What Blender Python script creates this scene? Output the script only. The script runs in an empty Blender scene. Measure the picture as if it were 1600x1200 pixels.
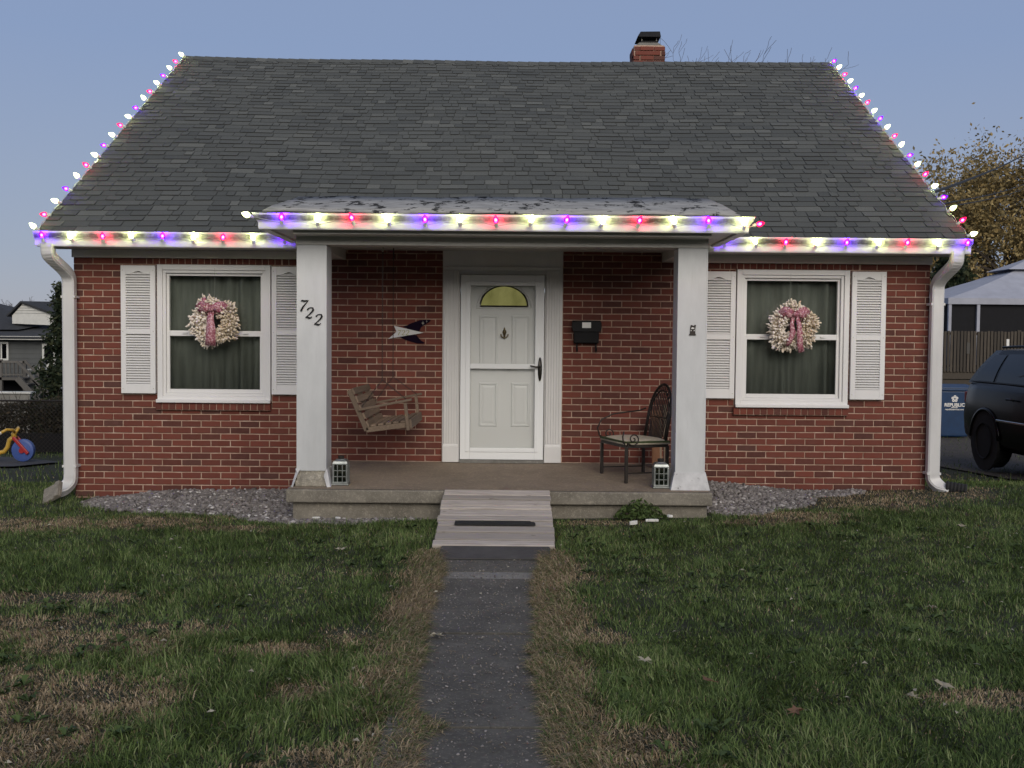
import bpy, bmesh, math, random
import numpy as np
from mathutils import Vector, Matrix

random.seed(7)
rng = np.random.default_rng(11)
SC = bpy.context.scene
COL = SC.collection
R = math.radians

# ------------------------------------------------------------------ camera
cam_d = bpy.data.cameras.new('camera')
cam_d.sensor_width = 36.0
cam_d.lens = 36.0 * 1640.0 / 1600.0
cam_d.clip_end = 2000.0
cam = bpy.data.objects.new('camera', cam_d)
COL.objects.link(cam)
cam.matrix_world = (Matrix.Translation((0, -10.93, 1.62)) @ Matrix.Rotation(R(90 - 2.27), 4, 'X')
                    @ Matrix.Rotation(R(0.5), 4, 'Z'))
SC.camera = cam

# ------------------------------------------------------------------ sky, sun, exposure
SUN_EL, SUN_AZ = 5.0, 168.0        # low sun well behind the photographer
world = bpy.data.worlds.new('World')
SC.world = world
world.use_nodes = True
wn = world.node_tree
wn.nodes.clear()
sky = wn.nodes.new('ShaderNodeTexSky')
sky.sky_type = 'NISHITA'
sky.sun_disc = False
sky.sun_elevation = R(SUN_EL)
sky.sun_rotation = R(SUN_AZ)
sky.altitude = 200
sky.air_density = 1.0
sky.dust_density = 0.6
sky.ozone_density = 2.5
# dusk: the clear-sky model blended with an even lavender-blue twilight dome (same all round the horizon)
tc = wn.nodes.new('ShaderNodeTexCoord')
sp = wn.nodes.new('ShaderNodeSeparateXYZ')
dome = wn.nodes.new('ShaderNodeValToRGB')
for i, (p, c) in enumerate([(0.0, (0.36, 0.375, 0.44)), (0.08, (0.31, 0.352, 0.465)), (0.26, (0.238, 0.31, 0.487)), (1.0, (0.235, 0.28, 0.40))]):
    if i > 1: dome.color_ramp.elements.new(p)
    e = dome.color_ramp.elements[i]; e.position = p; e.color = (*c, 1)
wn.links.new(tc.outputs['Generated'], sp.inputs[0])
wn.links.new(sp.outputs['Z'], dome.inputs[0])
sc_sky = wn.nodes.new('ShaderNodeVectorMath'); sc_sky.operation = 'SCALE'; sc_sky.inputs['Scale'].default_value = 0.10
wn.links.new(sky.outputs[0], sc_sky.inputs[0])
mixs = wn.nodes.new('ShaderNodeMix'); mixs.data_type = 'RGBA'; mixs.inputs[0].default_value = 0.86
wn.links.new(sc_sky.outputs[0], mixs.inputs[6]); wn.links.new(dome.outputs[0], mixs.inputs[7])
bg = wn.nodes.new('ShaderNodeBackground')
bg.inputs['Strength'].default_value = 1.0
wo = wn.nodes.new('ShaderNodeOutputWorld')
wn.links.new(mixs.outputs[2], bg.inputs['Color'])
wn.links.new(bg.outputs[0], wo.inputs['Surface'])

sun_d = bpy.data.lights.new('sun', 'SUN')
sun_d.energy = 2.4                 # the last glow of the western sky, broad and soft
sun_d.angle = R(50)
sun_d.color = (1.0, 0.91, 0.785)
sun = bpy.data.objects.new('sun', sun_d)
COL.objects.link(sun)
sun.rotation_euler = (R(66), 0, R(12))

SC.view_settings.view_transform = 'Standard'
SC.view_settings.look = 'None'
SC.view_settings.gamma = 1.0
SC.view_settings.use_curve_mapping = False
SC.view_settings.exposure = 0.20
SC.render.engine = 'CYCLES'
SC.cycles.use_denoising = True
SC.cycles.max_bounces = 8
SC.cycles.transparent_max_bounces = 12
SC.cycles.sample_clamp_indirect = 6.0

# ------------------------------------------------------------------ materials
def lin(r, g, b):
    f = lambda c: (c / 255 / 12.92) if c / 255 <= 0.04045 else ((c / 255 + 0.055) / 1.055) ** 2.4
    return (f(r), f(g), f(b), 1)

class NT:
    def __init__(s, name):
        s.m = bpy.data.materials.new(name)
        s.m.use_nodes = True
        s.t = s.m.node_tree
        s.b = s.t.nodes['Principled BSDF']
    def n(s, kind, **kw):
        o = s.t.nodes.new(kind)
        for k, v in kw.items():
            setattr(o, k, v)
        return o
    def l(s, a, b):
        s.t.links.new(a, b)
    def pos(s, scale=(1, 1, 1)):
        g = s.n('ShaderNodeNewGeometry')
        mp = s.n('ShaderNodeMapping')
        mp.inputs['Scale'].default_value = scale
        s.l(g.outputs['Position'], mp.inputs['Vector'])
        return mp.outputs[0]
    def noise(s, scale, detail=4, rough=0.55, vec=None, stretch=(1, 1, 1)):
        o = s.n('ShaderNodeTexNoise')
        o.inputs['Scale'].default_value = scale
        o.inputs['Detail'].default_value = detail
        o.inputs['Roughness'].default_value = rough
        s.l(vec if vec is not None else s.pos(stretch), o.inputs['Vector'])
        return o.outputs['Fac']
    def ramp(s, fac, stops):
        o = s.n('ShaderNodeValToRGB')
        e = o.color_ramp.elements
        while len(e) < len(stops):
            e.new(0.5)
        for i, (p, c) in enumerate(stops):
            e[i].position = p
            e[i].color = c if len(c) == 4 else (*c, 1)
        s.l(fac, o.inputs[0])
        return o.outputs[0]
    def mix(s, fac, a, b, mode='MIX'):
        o = s.n('ShaderNodeMix', data_type='RGBA', blend_type=mode)
        for sock, v in ((o.inputs[0], fac), (o.inputs[6], a), (o.inputs[7], b)):
            if isinstance(v, (int, float)):
                sock.default_value = v
            elif isinstance(v, tuple):
                sock.default_value = v if len(v) == 4 else (*v, 1)
            else:
                s.l(v, sock)
        return o.outputs[2]
    def math(s, op, a, b=0.0, clamp=False):
        o = s.n('ShaderNodeMath', operation=op, use_clamp=clamp)
        for sock, v in ((o.inputs[0], a), (o.inputs[1], b)):
            if isinstance(v, (int, float)):
                sock.default_value = v
            else:
                s.l(v, sock)
        return o.outputs[0]
    def attr(s, name):
        o = s.n('ShaderNodeAttribute', attribute_name=name)
        return o.outputs['Fac']
    def rnd(s):
        g = s.n('ShaderNodeNewGeometry')
        o = s.n('ShaderNodeObjectInfo')
        return s.math('FRACT', s.math('ADD', g.outputs['Random Per Island'], o.outputs['Random']))
    def bump(s, fac, strength=0.3, dist=0.01):
        o = s.n('ShaderNodeBump')
        o.inputs['Strength'].default_value = strength
        o.inputs['Distance'].default_value = dist
        s.l(fac, o.inputs['Height'])
        s.l(o.outputs[0], s.b.inputs['Normal'])
    def col(s, c):
        if isinstance(c, tuple):
            s.b.inputs['Base Color'].default_value = c if len(c) == 4 else (*c, 1)
        else:
            s.l(c, s.b.inputs['Base Color'])
    def rough(s, v):
        if isinstance(v, (int, float)):
            s.b.inputs['Roughness'].default_value = v
        else:
            s.l(v, s.b.inputs['Roughness'])

def simple(name, c, rough=0.6, metal=0.0, var=0.25, scale=9.0, bump=0.0, bscale=60.0, stretch=(1, 1, 1), spec=0.5):
    t = NT(name)
    c4 = c if len(c) == 4 else (*c, 1)
    d = tuple(x * (1 - var) for x in c4[:3])
    u = tuple(min(1, x * (1 + var * 0.6)) for x in c4[:3])
    t.col(t.ramp(t.noise(scale, 5, 0.6, stretch=stretch), [(0.3, d), (0.7, u)]))
    t.rough(rough)
    t.b.inputs['Metallic'].default_value = metal
    t.b.inputs['Specular IOR Level'].default_value = spec
    if bump:
        t.bump(t.noise(bscale, 4, 0.6, stretch=stretch), bump, 0.004)
    return t.m

M = {}

def m_brick():
    t = NT('brick_clay')
    r = t.rnd()
    c = t.ramp(r, [(0.0, (0.060, 0.017, 0.011)), (0.08, (0.096, 0.024, 0.014)), (0.40, (0.134, 0.030, 0.017)),
                   (0.78, (0.170, 0.039, 0.022)), (0.94, (0.122, 0.032, 0.020)), (1.0, (0.072, 0.029, 0.021))])
    n = t.noise(16, 6, 0.65)
    c = t.mix(t.ramp(n, [(0.35, (0, 0, 0)), (0.75, (0.55, 0.55, 0.55))]), c, (0.13, 0.05, 0.04))
    n2 = t.noise(5, 5, 0.7)
    c = t.mix(t.ramp(n2, [(0.62, (0, 0, 0)), (0.82, (0.16, 0.16, 0.16))]), c, (0.36, 0.22, 0.18))
    t.col(c)
    t.rough(0.85)
    t.bump(t.noise(140, 4, 0.7), 0.5, 0.004)
    return t.m
M['brick'] = m_brick()

def m_mortar():
    t = NT('mortar')
    t.col(t.ramp(t.noise(7, 6, 0.65), [(0.3, (0.28, 0.185, 0.132)), (0.55, (0.44, 0.305, 0.23)), (0.75, (0.60, 0.48, 0.39))]))
    t.rough(0.95)
    t.bump(t.noise(120, 4, 0.7), 0.6, 0.006)
    return t.m
M['mortar'] = m_mortar()

def m_sidebrick():
    t = NT('side_brickwork')
    b = t.n('ShaderNodeTexBrick')
    b.inputs['Scale'].default_value = 1.0
    b.inputs['Brick Width'].default_value = 0.2035
    b.inputs['Row Height'].default_value = 0.0676
    b.inputs['Mortar Size'].default_value = 0.0055
    b.inputs['Color1'].default_value = (0.2, 0.055, 0.04, 1)
    b.inputs['Color2'].default_value = (0.14, 0.04, 0.03, 1)
    b.inputs['Mortar'].default_value = (0.38, 0.25, 0.2, 1)
    g = t.n('ShaderNodeNewGeometry')
    sx = t.n('ShaderNodeSeparateXYZ'); cx = t.n('ShaderNodeCombineXYZ')
    t.l(g.outputs['Position'], sx.inputs[0])
    t.l(t.math('ADD', sx.outputs['X'], sx.outputs['Y']), cx.inputs['X'])
    t.l(sx.outputs['Z'], cx.inputs['Y'])
    t.l(cx.outputs[0], b.inputs['Vector'])
    t.col(b.outputs['Color'])
    t.rough(0.9)
    t.bump(t.math('SUBTRACT', 1.0, b.outputs['Fac']), 0.6, 0.008)
    return t.m
M['sidebrick'] = m_sidebrick()

def m_shingle():
    t = NT('asphalt_shingle')
    r = t.rnd()
    c = t.ramp(r, [(0.0, (0.066, 0.071, 0.066)), (0.3, (0.085, 0.090, 0.082)), (0.7, (0.101, 0.106, 0.096)),
                   (0.92, (0.122, 0.127, 0.114)), (1.0, (0.165, 0.169, 0.150))])
    sp = t.noise(420, 2, 0.8)
    c = t.mix(t.ramp(sp, [(0.35, (0.75, 0.75, 0.75)), (0.7, (0, 0, 0))]), c, (0.032, 0.034, 0.034))
    c = t.mix(t.ramp(t.noise(0.9, 4, 0.6), [(0.4, (0, 0, 0)), (0.8, (0.30, 0.30, 0.30))]), c, (0.10, 0.10, 0.085))
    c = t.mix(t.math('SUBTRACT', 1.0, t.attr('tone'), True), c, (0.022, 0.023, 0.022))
    t.col(c)
    t.rough(0.9)
    t.bump(sp, 0.6, 0.004)
    return t.m
M['shingle'] = m_shingle()

def m_white(name, base=0.74, tint=(1, 0.99, 0.97), dirt=0.3, rough=0.42, streak=0.0):
    t = NT(name)
    w = tuple(base * k for k in tint)
    n = t.noise(2.2, 6, 0.7, stretch=(1, 1, 0.35))
    c = t.ramp(n, [(0.30, tuple(x * (1 - dirt * 0.45) for x in w)), (0.62, w)])
    n2 = t.noise(34, 5, 0.75)
    c = t.mix(t.ramp(n2, [(0.66, (0, 0, 0)), (0.80, (dirt, dirt, dirt))]), c, (0.30, 0.27, 0.22))
    n3 = t.noise(9, 6, 0.7, stretch=(3.5, 3.5, 0.22))
    c = t.mix(t.ramp(n3, [(0.55, (0, 0, 0)), (0.80, (dirt * 0.55,) * 3)]), c, (0.33, 0.31, 0.27))
    t.col(c)
    t.rough(rough)
    t.bump(t.noise(25, 3, 0.5), 0.05, 0.004)
    return t.m
M['white'] = m_white('white_paint', 0.66)
M['vinyl'] = m_white('white_vinyl', 0.72, dirt=0.12, rough=0.35)
M['column'] = m_white('column_cladding', 0.60, (0.98, 1.0, 1.0), dirt=0.45)
M['gutter'] = m_white('gutter_aluminium', 0.66, dirt=0.35, rough=0.3)
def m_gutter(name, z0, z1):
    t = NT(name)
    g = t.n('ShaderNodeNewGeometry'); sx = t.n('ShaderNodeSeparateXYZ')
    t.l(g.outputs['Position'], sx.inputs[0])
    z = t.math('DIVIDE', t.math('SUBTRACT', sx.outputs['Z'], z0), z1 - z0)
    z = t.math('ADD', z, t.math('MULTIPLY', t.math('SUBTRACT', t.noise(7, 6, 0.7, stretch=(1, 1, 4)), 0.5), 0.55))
    band = t.ramp(z, [(0.0, (0, 0, 0)), (0.22, (1, 1, 1)), (0.80, (1, 1, 1)), (1.0, (0, 0, 0))])  # uneven dark band along the upper part of the gutter, set by height
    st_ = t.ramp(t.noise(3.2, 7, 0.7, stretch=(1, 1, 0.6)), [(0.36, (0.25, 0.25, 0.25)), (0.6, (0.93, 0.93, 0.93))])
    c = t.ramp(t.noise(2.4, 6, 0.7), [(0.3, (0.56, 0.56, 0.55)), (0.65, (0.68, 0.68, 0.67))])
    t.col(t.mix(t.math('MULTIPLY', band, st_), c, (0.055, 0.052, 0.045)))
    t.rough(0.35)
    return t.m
M['gutter_main'] = m_gutter('banded_main_gutter', 2.610, 2.672)
M['gutter_porch'] = m_gutter('banded_porch_gutter', 2.652, 2.707)
M['trim'] = m_white('aged_trim', 0.55, (1, 0.97, 0.90), dirt=0.35)
M['doorpaint'] = m_white('door_paint', 0.78, (0.98, 1.0, 1.0), dirt=0.06)
M['frieze'] = m_white('frieze_paint', 0.80, (1, 0.95, 0.88), dirt=0.25)
M['ceilpaint'] = m_white('ceiling_paint', 0.52, (1, 0.97, 0.9), dirt=0.25)

def m_peel(name, thr=0.6, base=(0.6, 0.6, 0.6), under=(0.10, 0.10, 0.10), scale=(3.2, 6, 6), spec=0.4):
    t = NT(name)
    t.b.inputs['Specular IOR Level'].default_value = spec
    n = t.noise(2.4, 9, 0.68, stretch=scale)
    a = t.ramp(t.noise(6, 5, 0.6), [(0.3, tuple(x * 0.62 for x in base)), (0.7, base)])
    f = t.ramp(n, [(thr, (0, 0, 0)), (thr + 0.025, (1, 1, 1))])
    t.col(t.mix(f, a, under))
    t.rough(0.7)
    t.bump(t.math('MULTIPLY', f, -1.0), 0.6, 0.006)
    return t.m
M['porchroof'] = m_peel('weathered_roll_roofing', 0.555, (0.37, 0.365, 0.35), (0.045, 0.045, 0.045), (2.6, 0.9, 0.9), 0.0)
M['peel'] = m_peel('peeling_white_paint', 0.63, (0.66, 0.66, 0.66), (0.16, 0.15, 0.14), (9, 9, 9))

def m_concrete(name, base, var=0.35, stain=(0.1, 0.085, 0.07), st=0.6, vs_=70, crack=0.0):
    t = NT(name)
    n = t.noise(3.0, 8, 0.7)
    c = t.ramp(n, [(0.3, tuple(x * (1 - var) for x in base)), (0.7, tuple(x * (1 + var * 0.5) for x in base))])
    c = t.mix(t.ramp(t.noise(1.1, 6, 0.75), [(0.5, (0, 0, 0)), (0.75, (st, st, st))]), c, stain)
    v = t.n('ShaderNodeTexVoronoi'); v.inputs['Scale'].default_value = vs_
    t.l(t.pos(), v.inputs['Vector'])
    c = t.mix(t.ramp(v.outputs['Distance'], [(0.06, (0.6, 0.6, 0.6)), (0.25, (0, 0, 0))]), c, tuple(min(1, x * 2.1) for x in base))
    c = t.mix(t.ramp(t.noise(38, 5, 0.75), [(0.52, (0, 0, 0)), (0.68, (0.5, 0.5, 0.5))]), c, tuple(min(1, x * 1.9) for x in base))
    c = t.mix(t.ramp(t.noise(11, 5, 0.7), [(0.60, (0, 0, 0)), (0.72, (0.55, 0.55, 0.55))]), c, tuple(min(1, x * 1.9) for x in base))
    if crack:
        k = t.n('ShaderNodeTexVoronoi', feature='DISTANCE_TO_EDGE'); k.inputs['Scale'].default_value = 0.55
        ad = t.n('ShaderNodeVectorMath', operation='ADD')
        nz_ = t.n('ShaderNodeTexNoise'); nz_.inputs['Scale'].default_value = 3.0; nz_.inputs['Detail'].default_value = 6
        t.l(t.pos(), nz_.inputs['Vector']); t.l(t.pos(), ad.inputs[0]); t.l(nz_.outputs['Color'], ad.inputs[1])
        t.l(ad.outputs[0], k.inputs['Vector'])
        c = t.mix(t.ramp(k.outputs['Distance'], [(0.002, (crack,) * 3), (0.006, (0, 0, 0))]), c, (0.012, 0.011, 0.010))
    t.col(c)
    t.rough(0.9)
    t.bump(t.noise(60, 6, 0.75), 0.5, 0.008)
    return t.m
M['concrete'] = m_concrete('porch_concrete', (0.20, 0.18, 0.145), 0.45, (0.085, 0.075, 0.055), 0.75, 60)
M['porchfloor'] = m_concrete('porch_floor_concrete', (0.21, 0.165, 0.118), 0.22, (0.135, 0.10, 0.07), 0.7, 120)
M['walk'] = m_concrete('sealed_walk', (0.082, 0.077, 0.066), 0.5, (0.045, 0.043, 0.038), 0.75, 42, 0.0)
M['bareconcrete'] = m_concrete('bare_concrete', (0.17, 0.165, 0.15), 0.3)
M['rubble'] = m_concrete('broken_concrete', (0.36, 0.33, 0.27), 0.5, (0.16, 0.15, 0.1), 0.7)
M['asphalt'] = m_concrete('asphalt', (0.045, 0.045, 0.047), 0.3)

def m_wood(name, a, b, knots=0.5, along='X', rough=0.85):
    t = NT(name)
    st = (1.2, 22, 22) if along == 'X' else ((22, 1.2, 22) if along == 'Y' else (22, 22, 1.2))
    g = t.noise(3.0, 8, 0.65, stretch=st)
    c = t.ramp(g, [(0.28, a), (0.72, b)])
    r = t.rnd()
    c = t.mix(t.math('MULTIPLY', r, 0.85), c, tuple(x * 0.36 for x in b))
    c = t.mix(t.ramp(t.noise(4.2, 3, 0.5, stretch=(1.6, 5, 5) if along == 'X' else (4, 4, 4)), [(0.66, (0, 0, 0)), (0.76, (knots,) * 3)]), c, (0.075, 0.055, 0.045))
    t.col(c)
    t.rough(rough)
    t.bump(g, 0.5, 0.004)
    return t.m
M['plank'] = m_wood('grey_weathered_plank', (0.24, 0.205, 0.175), (0.62, 0.56, 0.50), 0.8, 'X')
M['swing'] = m_wood('weathered_swing_wood', (0.12, 0.082, 0.054), (0.27, 0.195, 0.135), 0.3, 'Y')
M['rail'] = m_wood('weathered_fence_wood', (0.040, 0.032, 0.024), (0.10, 0.082, 0.062), 0.3, 'Z')
M['orangeboard'] = m_wood('orange_stained_wood', (0.27, 0.095, 0.025), (0.40, 0.155, 0.045), 0.2, 'Z', 0.5)
M['palewood'] = m_wood('pale_wood', (0.32, 0.23, 0.15), (0.46, 0.35, 0.24), 0.2, 'Z')

M['black'] = simple('black_metal', (0.010, 0.010, 0.011), 0.6, 0.0, 0.3, spec=0.2)
M['iron'] = simple('brown_iron', (0.030, 0.024, 0.020), 0.5, 0.4, 0.4, 30)
M['steel'] = simple('galvanised_lantern', (0.30, 0.32, 0.31), 0.38, 0.75, 0.35, 18)
M['chain'] = simple('dark_chain', (0.022, 0.017, 0.014), 0.7, 0.2)
M['brass'] = simple('dull_brass', (0.20, 0.16, 0.09), 0.4, 0.8)
M['handle'] = simple('bronze_handle', (0.06, 0.055, 0.045), 0.35, 0.7)
M['rubber'] = simple('black_rubber', (0.012, 0.012, 0.012), 0.8)
M['cushion'] = simple('cream_cushion', (0.42, 0.37, 0.28), 0.9, 0, 0.2, 25, 0.4, 200)
M['cushiongreen'] = simple('green_stripe', (0.035, 0.05, 0.014), 0.9, 0, 0.3, 25)
M['curtain'] = simple('grey_curtain', (0.50, 0.51, 0.475), 0.9, 0, 0.25, 6, stretch=(3, 1, 0.3))
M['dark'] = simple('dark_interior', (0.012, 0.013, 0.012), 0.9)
M['paper'] = simple('white_paper', (0.7, 0.69, 0.66), 0.6, 0, 0.05)
M['soil'] = simple('bare_soil', (0.045, 0.034, 0.024), 0.95, 0, 0.4, 6, 0.6, 50)
M['bark'] = simple('bark', (0.045, 0.034, 0.026), 0.95, 0, 0.45, 14, 0.8, 30, (4, 4, 0.6))
M['twig'] = simple('bare_twig', (0.065, 0.05, 0.045), 0.95, 0, 0.3)
M['navy'] = simple('dark_navy_enamel', (0.008, 0.003, 0.012), 0.8, spec=0.08)
M['plaque'] = simple('sign_white', (0.60, 0.59, 0.58), 0.5, 0, 0.08)
M['signgold'] = simple('sign_olive', (0.33, 0.31, 0.10), 0.5)
M['silver'] = simple('sign_silver', (0.45, 0.43, 0.36), 0.4)
M['bluebin'] = simple('blue_bin_plastic', (0.007, 0.034, 0.095), 0.45, 0, 0.2)
M['toyblue'] = simple('toy_blue', (0.055, 0.10, 0.31), 0.4, 0, 0.15)
M['toyyellow'] = simple('toy_yellow', (0.55, 0.34, 0.05), 0.4, 0, 0.15)
M['toyred'] = simple('toy_red', (0.36, 0.022, 0.022), 0.4, 0, 0.15)
M['toywhite'] = simple('toy_white', (0.6, 0.58, 0.5), 0.4, 0, 0.15)
M['canopy'] = simple('grey_canopy_fabric', (0.33, 0.34, 0.39), 0.9, 0, 0.12, 3)
M['net'] = simple('black_net', (0.006, 0.006, 0.008), 0.95)
M['siding'] = simple('dark_grey_siding', (0.075, 0.08, 0.08), 0.8, 0, 0.15, 3)
M['farroof'] = simple('far_dark_shingle', (0.030, 0.032, 0.036), 0.95, 0, 0.3, 8)
M['farwhite'] = simple('far_white_trim', (0.52, 0.52, 0.49), 0.7, 0, 0.1)
M['deckgrey'] = m_wood('grey_deck_wood', (0.085, 0.08, 0.072), (0.16, 0.15, 0.135), 0.3, 'Z')
M['cable'] = simple('black_cable', (0.006, 0.006, 0.006), 0.7)
M['chippedwhite'] = simple('chipped_white_piece', (0.68, 0.67, 0.63), 0.6, 0, 0.2, 30)
M['bluegreyplate'] = simple('blue_grey_plate', (0.060, 0.057, 0.056), 0.7, 0, 0.3, 10, 0.3, 90)
M['wire'] = simple('white_string_wire', (0.35, 0.36, 0.33), 0.6)
M['socket'] = simple('white_socket', (0.55, 0.56, 0.52), 0.5)

def m_glass(name, tint=(0.9, 0.95, 0.92), gloss=0.08):
    t = NT(name)
    t.t.nodes.remove(t.b)
    tr = t.n('ShaderNodeBsdfTransparent'); tr.inputs[0].default_value = (*tint, 1)
    gl = t.n('ShaderNodeBsdfGlossy'); gl.inputs['Roughness'].default_value = 0.03
    mx = t.n('ShaderNodeMixShader')
    fr = t.n('ShaderNodeFresnel'); fr.inputs['IOR'].default_value = 1.5
    t.l(t.math('ADD', fr.outputs[0], gloss - 0.04, True), mx.inputs[0])
    t.l(tr.outputs[0], mx.inputs[1]); t.l(gl.outputs[0], mx.inputs[2])
    t.l(mx.outputs[0], t.t.nodes['Material Output'].inputs['Surface'])
    return t.m
M['glass'] = m_glass('window_glass', (0.72, 0.74, 0.725), 0.06)
M['stormglass'] = m_glass('storm_door_glass', (0.97, 0.97, 0.965), 0.04)
M['lampglass'] = m_glass('lantern_glass', (0.7, 0.74, 0.72), 0.06)

def m_carpaint():
    t = NT('black_car_paint')
    t.col((0.004, 0.004, 0.005, 1))
    t.rough(0.22)
    t.b.inputs['Specular IOR Level'].default_value = 0.12
    t.b.inputs['Coat Weight'].default_value = 0.06
    t.b.inputs['Coat Roughness'].default_value = 0.04
    return t.m
M['carpaint'] = m_carpaint()
def m_carglass():
    t = NT('tinted_car_glass')
    t.col((0.003, 0.003, 0.004, 1)); t.rough(0.04); t.b.inputs['Specular IOR Level'].default_value = 0.3
    return t.m
M['carglass'] = m_carglass()
M['chrome'] = simple('chrome', (0.6, 0.6, 0.6), 0.15, 1.0, 0.05)

def m_emit(name, c, s):
    t = NT(name)
    t.t.nodes.remove(t.b)
    e = t.n('ShaderNodeEmission'); e.inputs[0].default_value = (*c, 1); e.inputs[1].default_value = s
    t.l(e.outputs[0], t.t.nodes['Material Output'].inputs['Surface'])
    return t.m
def m_shell(name, c, e_s):
    t = NT(name)
    t.t.nodes.remove(t.b)
    tr = t.n('ShaderNodeBsdfTransparent'); tr.inputs[0].default_value = (*[0.35 + 0.65 * x for x in c], 1)
    e = t.n('ShaderNodeEmission'); e.inputs[0].default_value = (*c, 1); e.inputs[1].default_value = e_s
    ad = t.n('ShaderNodeAddShader')
    t.l(tr.outputs[0], ad.inputs[0]); t.l(e.outputs[0], ad.inputs[1])
    t.l(ad.outputs[0], t.t.nodes['Material Output'].inputs['Surface'])
    return t.m
BULB = {'W': ((0.92, 1.0, 0.52), 165.0, 2.6), 'R': ((1.0, 0.015, 0.14), 190.0, 0.9), 'B': ((0.25, 0.008, 1.0), 330.0, 0.8)}
for k, (c, s, es) in BULB.items():
    nm = {'W': 'warm_white', 'R': 'pink_red', 'B': 'purple'}[k]
    M['core' + k] = m_emit(nm + '_led', c, s)
    M['shell' + k] = m_shell(nm + '_bulb_shell', c, es)
def m_fan():
    t = NT('lit_fanlight')
    c = t.ramp(t.noise(9, 4, 0.6, stretch=(1, 1, 0.4)), [(0.3, (0.13, 0.125, 0.040)), (0.7, (0.24, 0.23, 0.085))])
    t.col((0.05, 0.05, 0.02, 1)); t.rough(0.08)
    t.l(c, t.b.inputs['Emission Color']); t.b.inputs['Emission Strength'].default_value = 0.75
    return t.m
M['fanlit'] = m_fan()

def m_leafy(name, stops, trans=0.25):
    t = NT(name)
    c = t.ramp(t.attr('tone'), stops)
    t.col(c)
    t.rough(0.7)
    t.b.inputs['Specular IOR Level'].default_value = 0.25
    tl = t.n('ShaderNodeBsdfTranslucent')
    t.l(c, tl.inputs[0])
    mx = t.n('ShaderNodeMixShader'); mx.inputs[0].default_value = trans
    t.l(t.b.outputs[0], mx.inputs[1]); t.l(tl.outputs[0], mx.inputs[2])
    t.l(mx.outputs[0], t.t.nodes['Material Output'].inputs['Surface'])
    return t.m
# tone 0..0.5 green family, 0.5..1 dry straw family
M['grass'] = m_leafy('grass_blades', [(0.0, (0.040, 0.062, 0.018)), (0.2, (0.076, 0.122, 0.032)), (0.38, (0.145, 0.205, 0.060)), (0.50, (0.27, 0.315, 0.145)),
                                     (0.54, (0.13, 0.095, 0.048)), (0.76, (0.27, 0.20, 0.115)), (1.0, (0.48, 0.38, 0.25))])
M['autumn'] = m_leafy('autumn_leaves', [(0, (0.12, 0.10, 0.05)), (0.5, (0.28, 0.215, 0.095)), (0.8, (0.36, 0.25, 0.095)), (1, (0.46, 0.37, 0.18))])
M['needle'] = m_leafy('conifer_needles', [(0, (0.012, 0.022, 0.012)), (0.6, (0.03, 0.045, 0.022)), (1, (0.06, 0.065, 0.028))])
M['vine'] = m_leafy('hedge_leaves', [(0, (0.022, 0.024, 0.013)), (0.6, (0.045, 0.04, 0.024)), (1, (0.075, 0.055, 0.035))])
M['weed'] = m_leafy('weed_leaves', [(0, (0.045, 0.075, 0.022)), (1, (0.11, 0.16, 0.05))])
M['fallen'] = m_leafy('fallen_leaf_pale', [(0, (0.30, 0.27, 0.20)), (1, (0.52, 0.48, 0.38))])
M['fallenbrown'] = m_leafy('fallen_leaf_brown', [(0, (0.15, 0.085, 0.05)), (1, (0.24, 0.14, 0.09))])

def m_gravel():
    t = NT('crushed_stone')
    c = t.ramp(t.attr('tone'), [(0, (0.06, 0.053, 0.05)), (0.5, (0.195, 0.178, 0.168)), (0.85, (0.34, 0.315, 0.30)), (1, (0.6, 0.58, 0.55))])
    c = t.mix(t.ramp(t.noise(60, 4, 0.7), [(0.4, (0, 0, 0)), (0.8, (0.5, 0.5, 0.5))]), c, (0.07, 0.06, 0.055))
    t.col(c); t.rough(0.9)
    return t.m
M['gravel'] = m_gravel()

def m_ground():
    t = NT('lawn_soil')
    n = t.noise(1.3, 6, 0.7)
    c = t.ramp(n, [(0.3, (0.014, 0.020, 0.008)), (0.55, (0.026, 0.034, 0.013)), (0.75, (0.05, 0.045, 0.026))])
    c = t.mix(t.ramp(t.noise(45, 5, 0.7), [(0.3, (0.7, 0.7, 0.7)), (0.65, (0, 0, 0))]), c, (0.010, 0.011, 0.006))
    t.col(c); t.rough(1.0)
    t.bump(t.noise(70, 5, 0.7), 0.8, 0.02)
    return t.m
M['ground'] = m_ground()

def m_wreath():
    t = NT('cream_wreath_petals')
    t.col(t.ramp(t.attr('tone'), [(0, (0.58, 0.47, 0.32)), (0.5, (0.74, 0.65, 0.53)), (1, (0.84, 0.78, 0.70))]))
    t.rough(0.8)
    return t.m
M['wreath'] = m_wreath()
def m_bow():
    t = NT('pink_sequin_ribbon')
    v = t.n('ShaderNodeTexVoronoi'); v.inputs['Scale'].default_value = 62
    t.l(t.pos(), v.inputs['Vector'])
    t.col(t.ramp(v.outputs['Distance'], [(0.15, (0.66, 0.50, 0.50)), (0.42, (0.44, 0.19, 0.22)), (0.75, (0.24, 0.06, 0.085))]))
    t.rough(0.4)
    return t.m
M['bow'] = m_bow()

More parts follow.
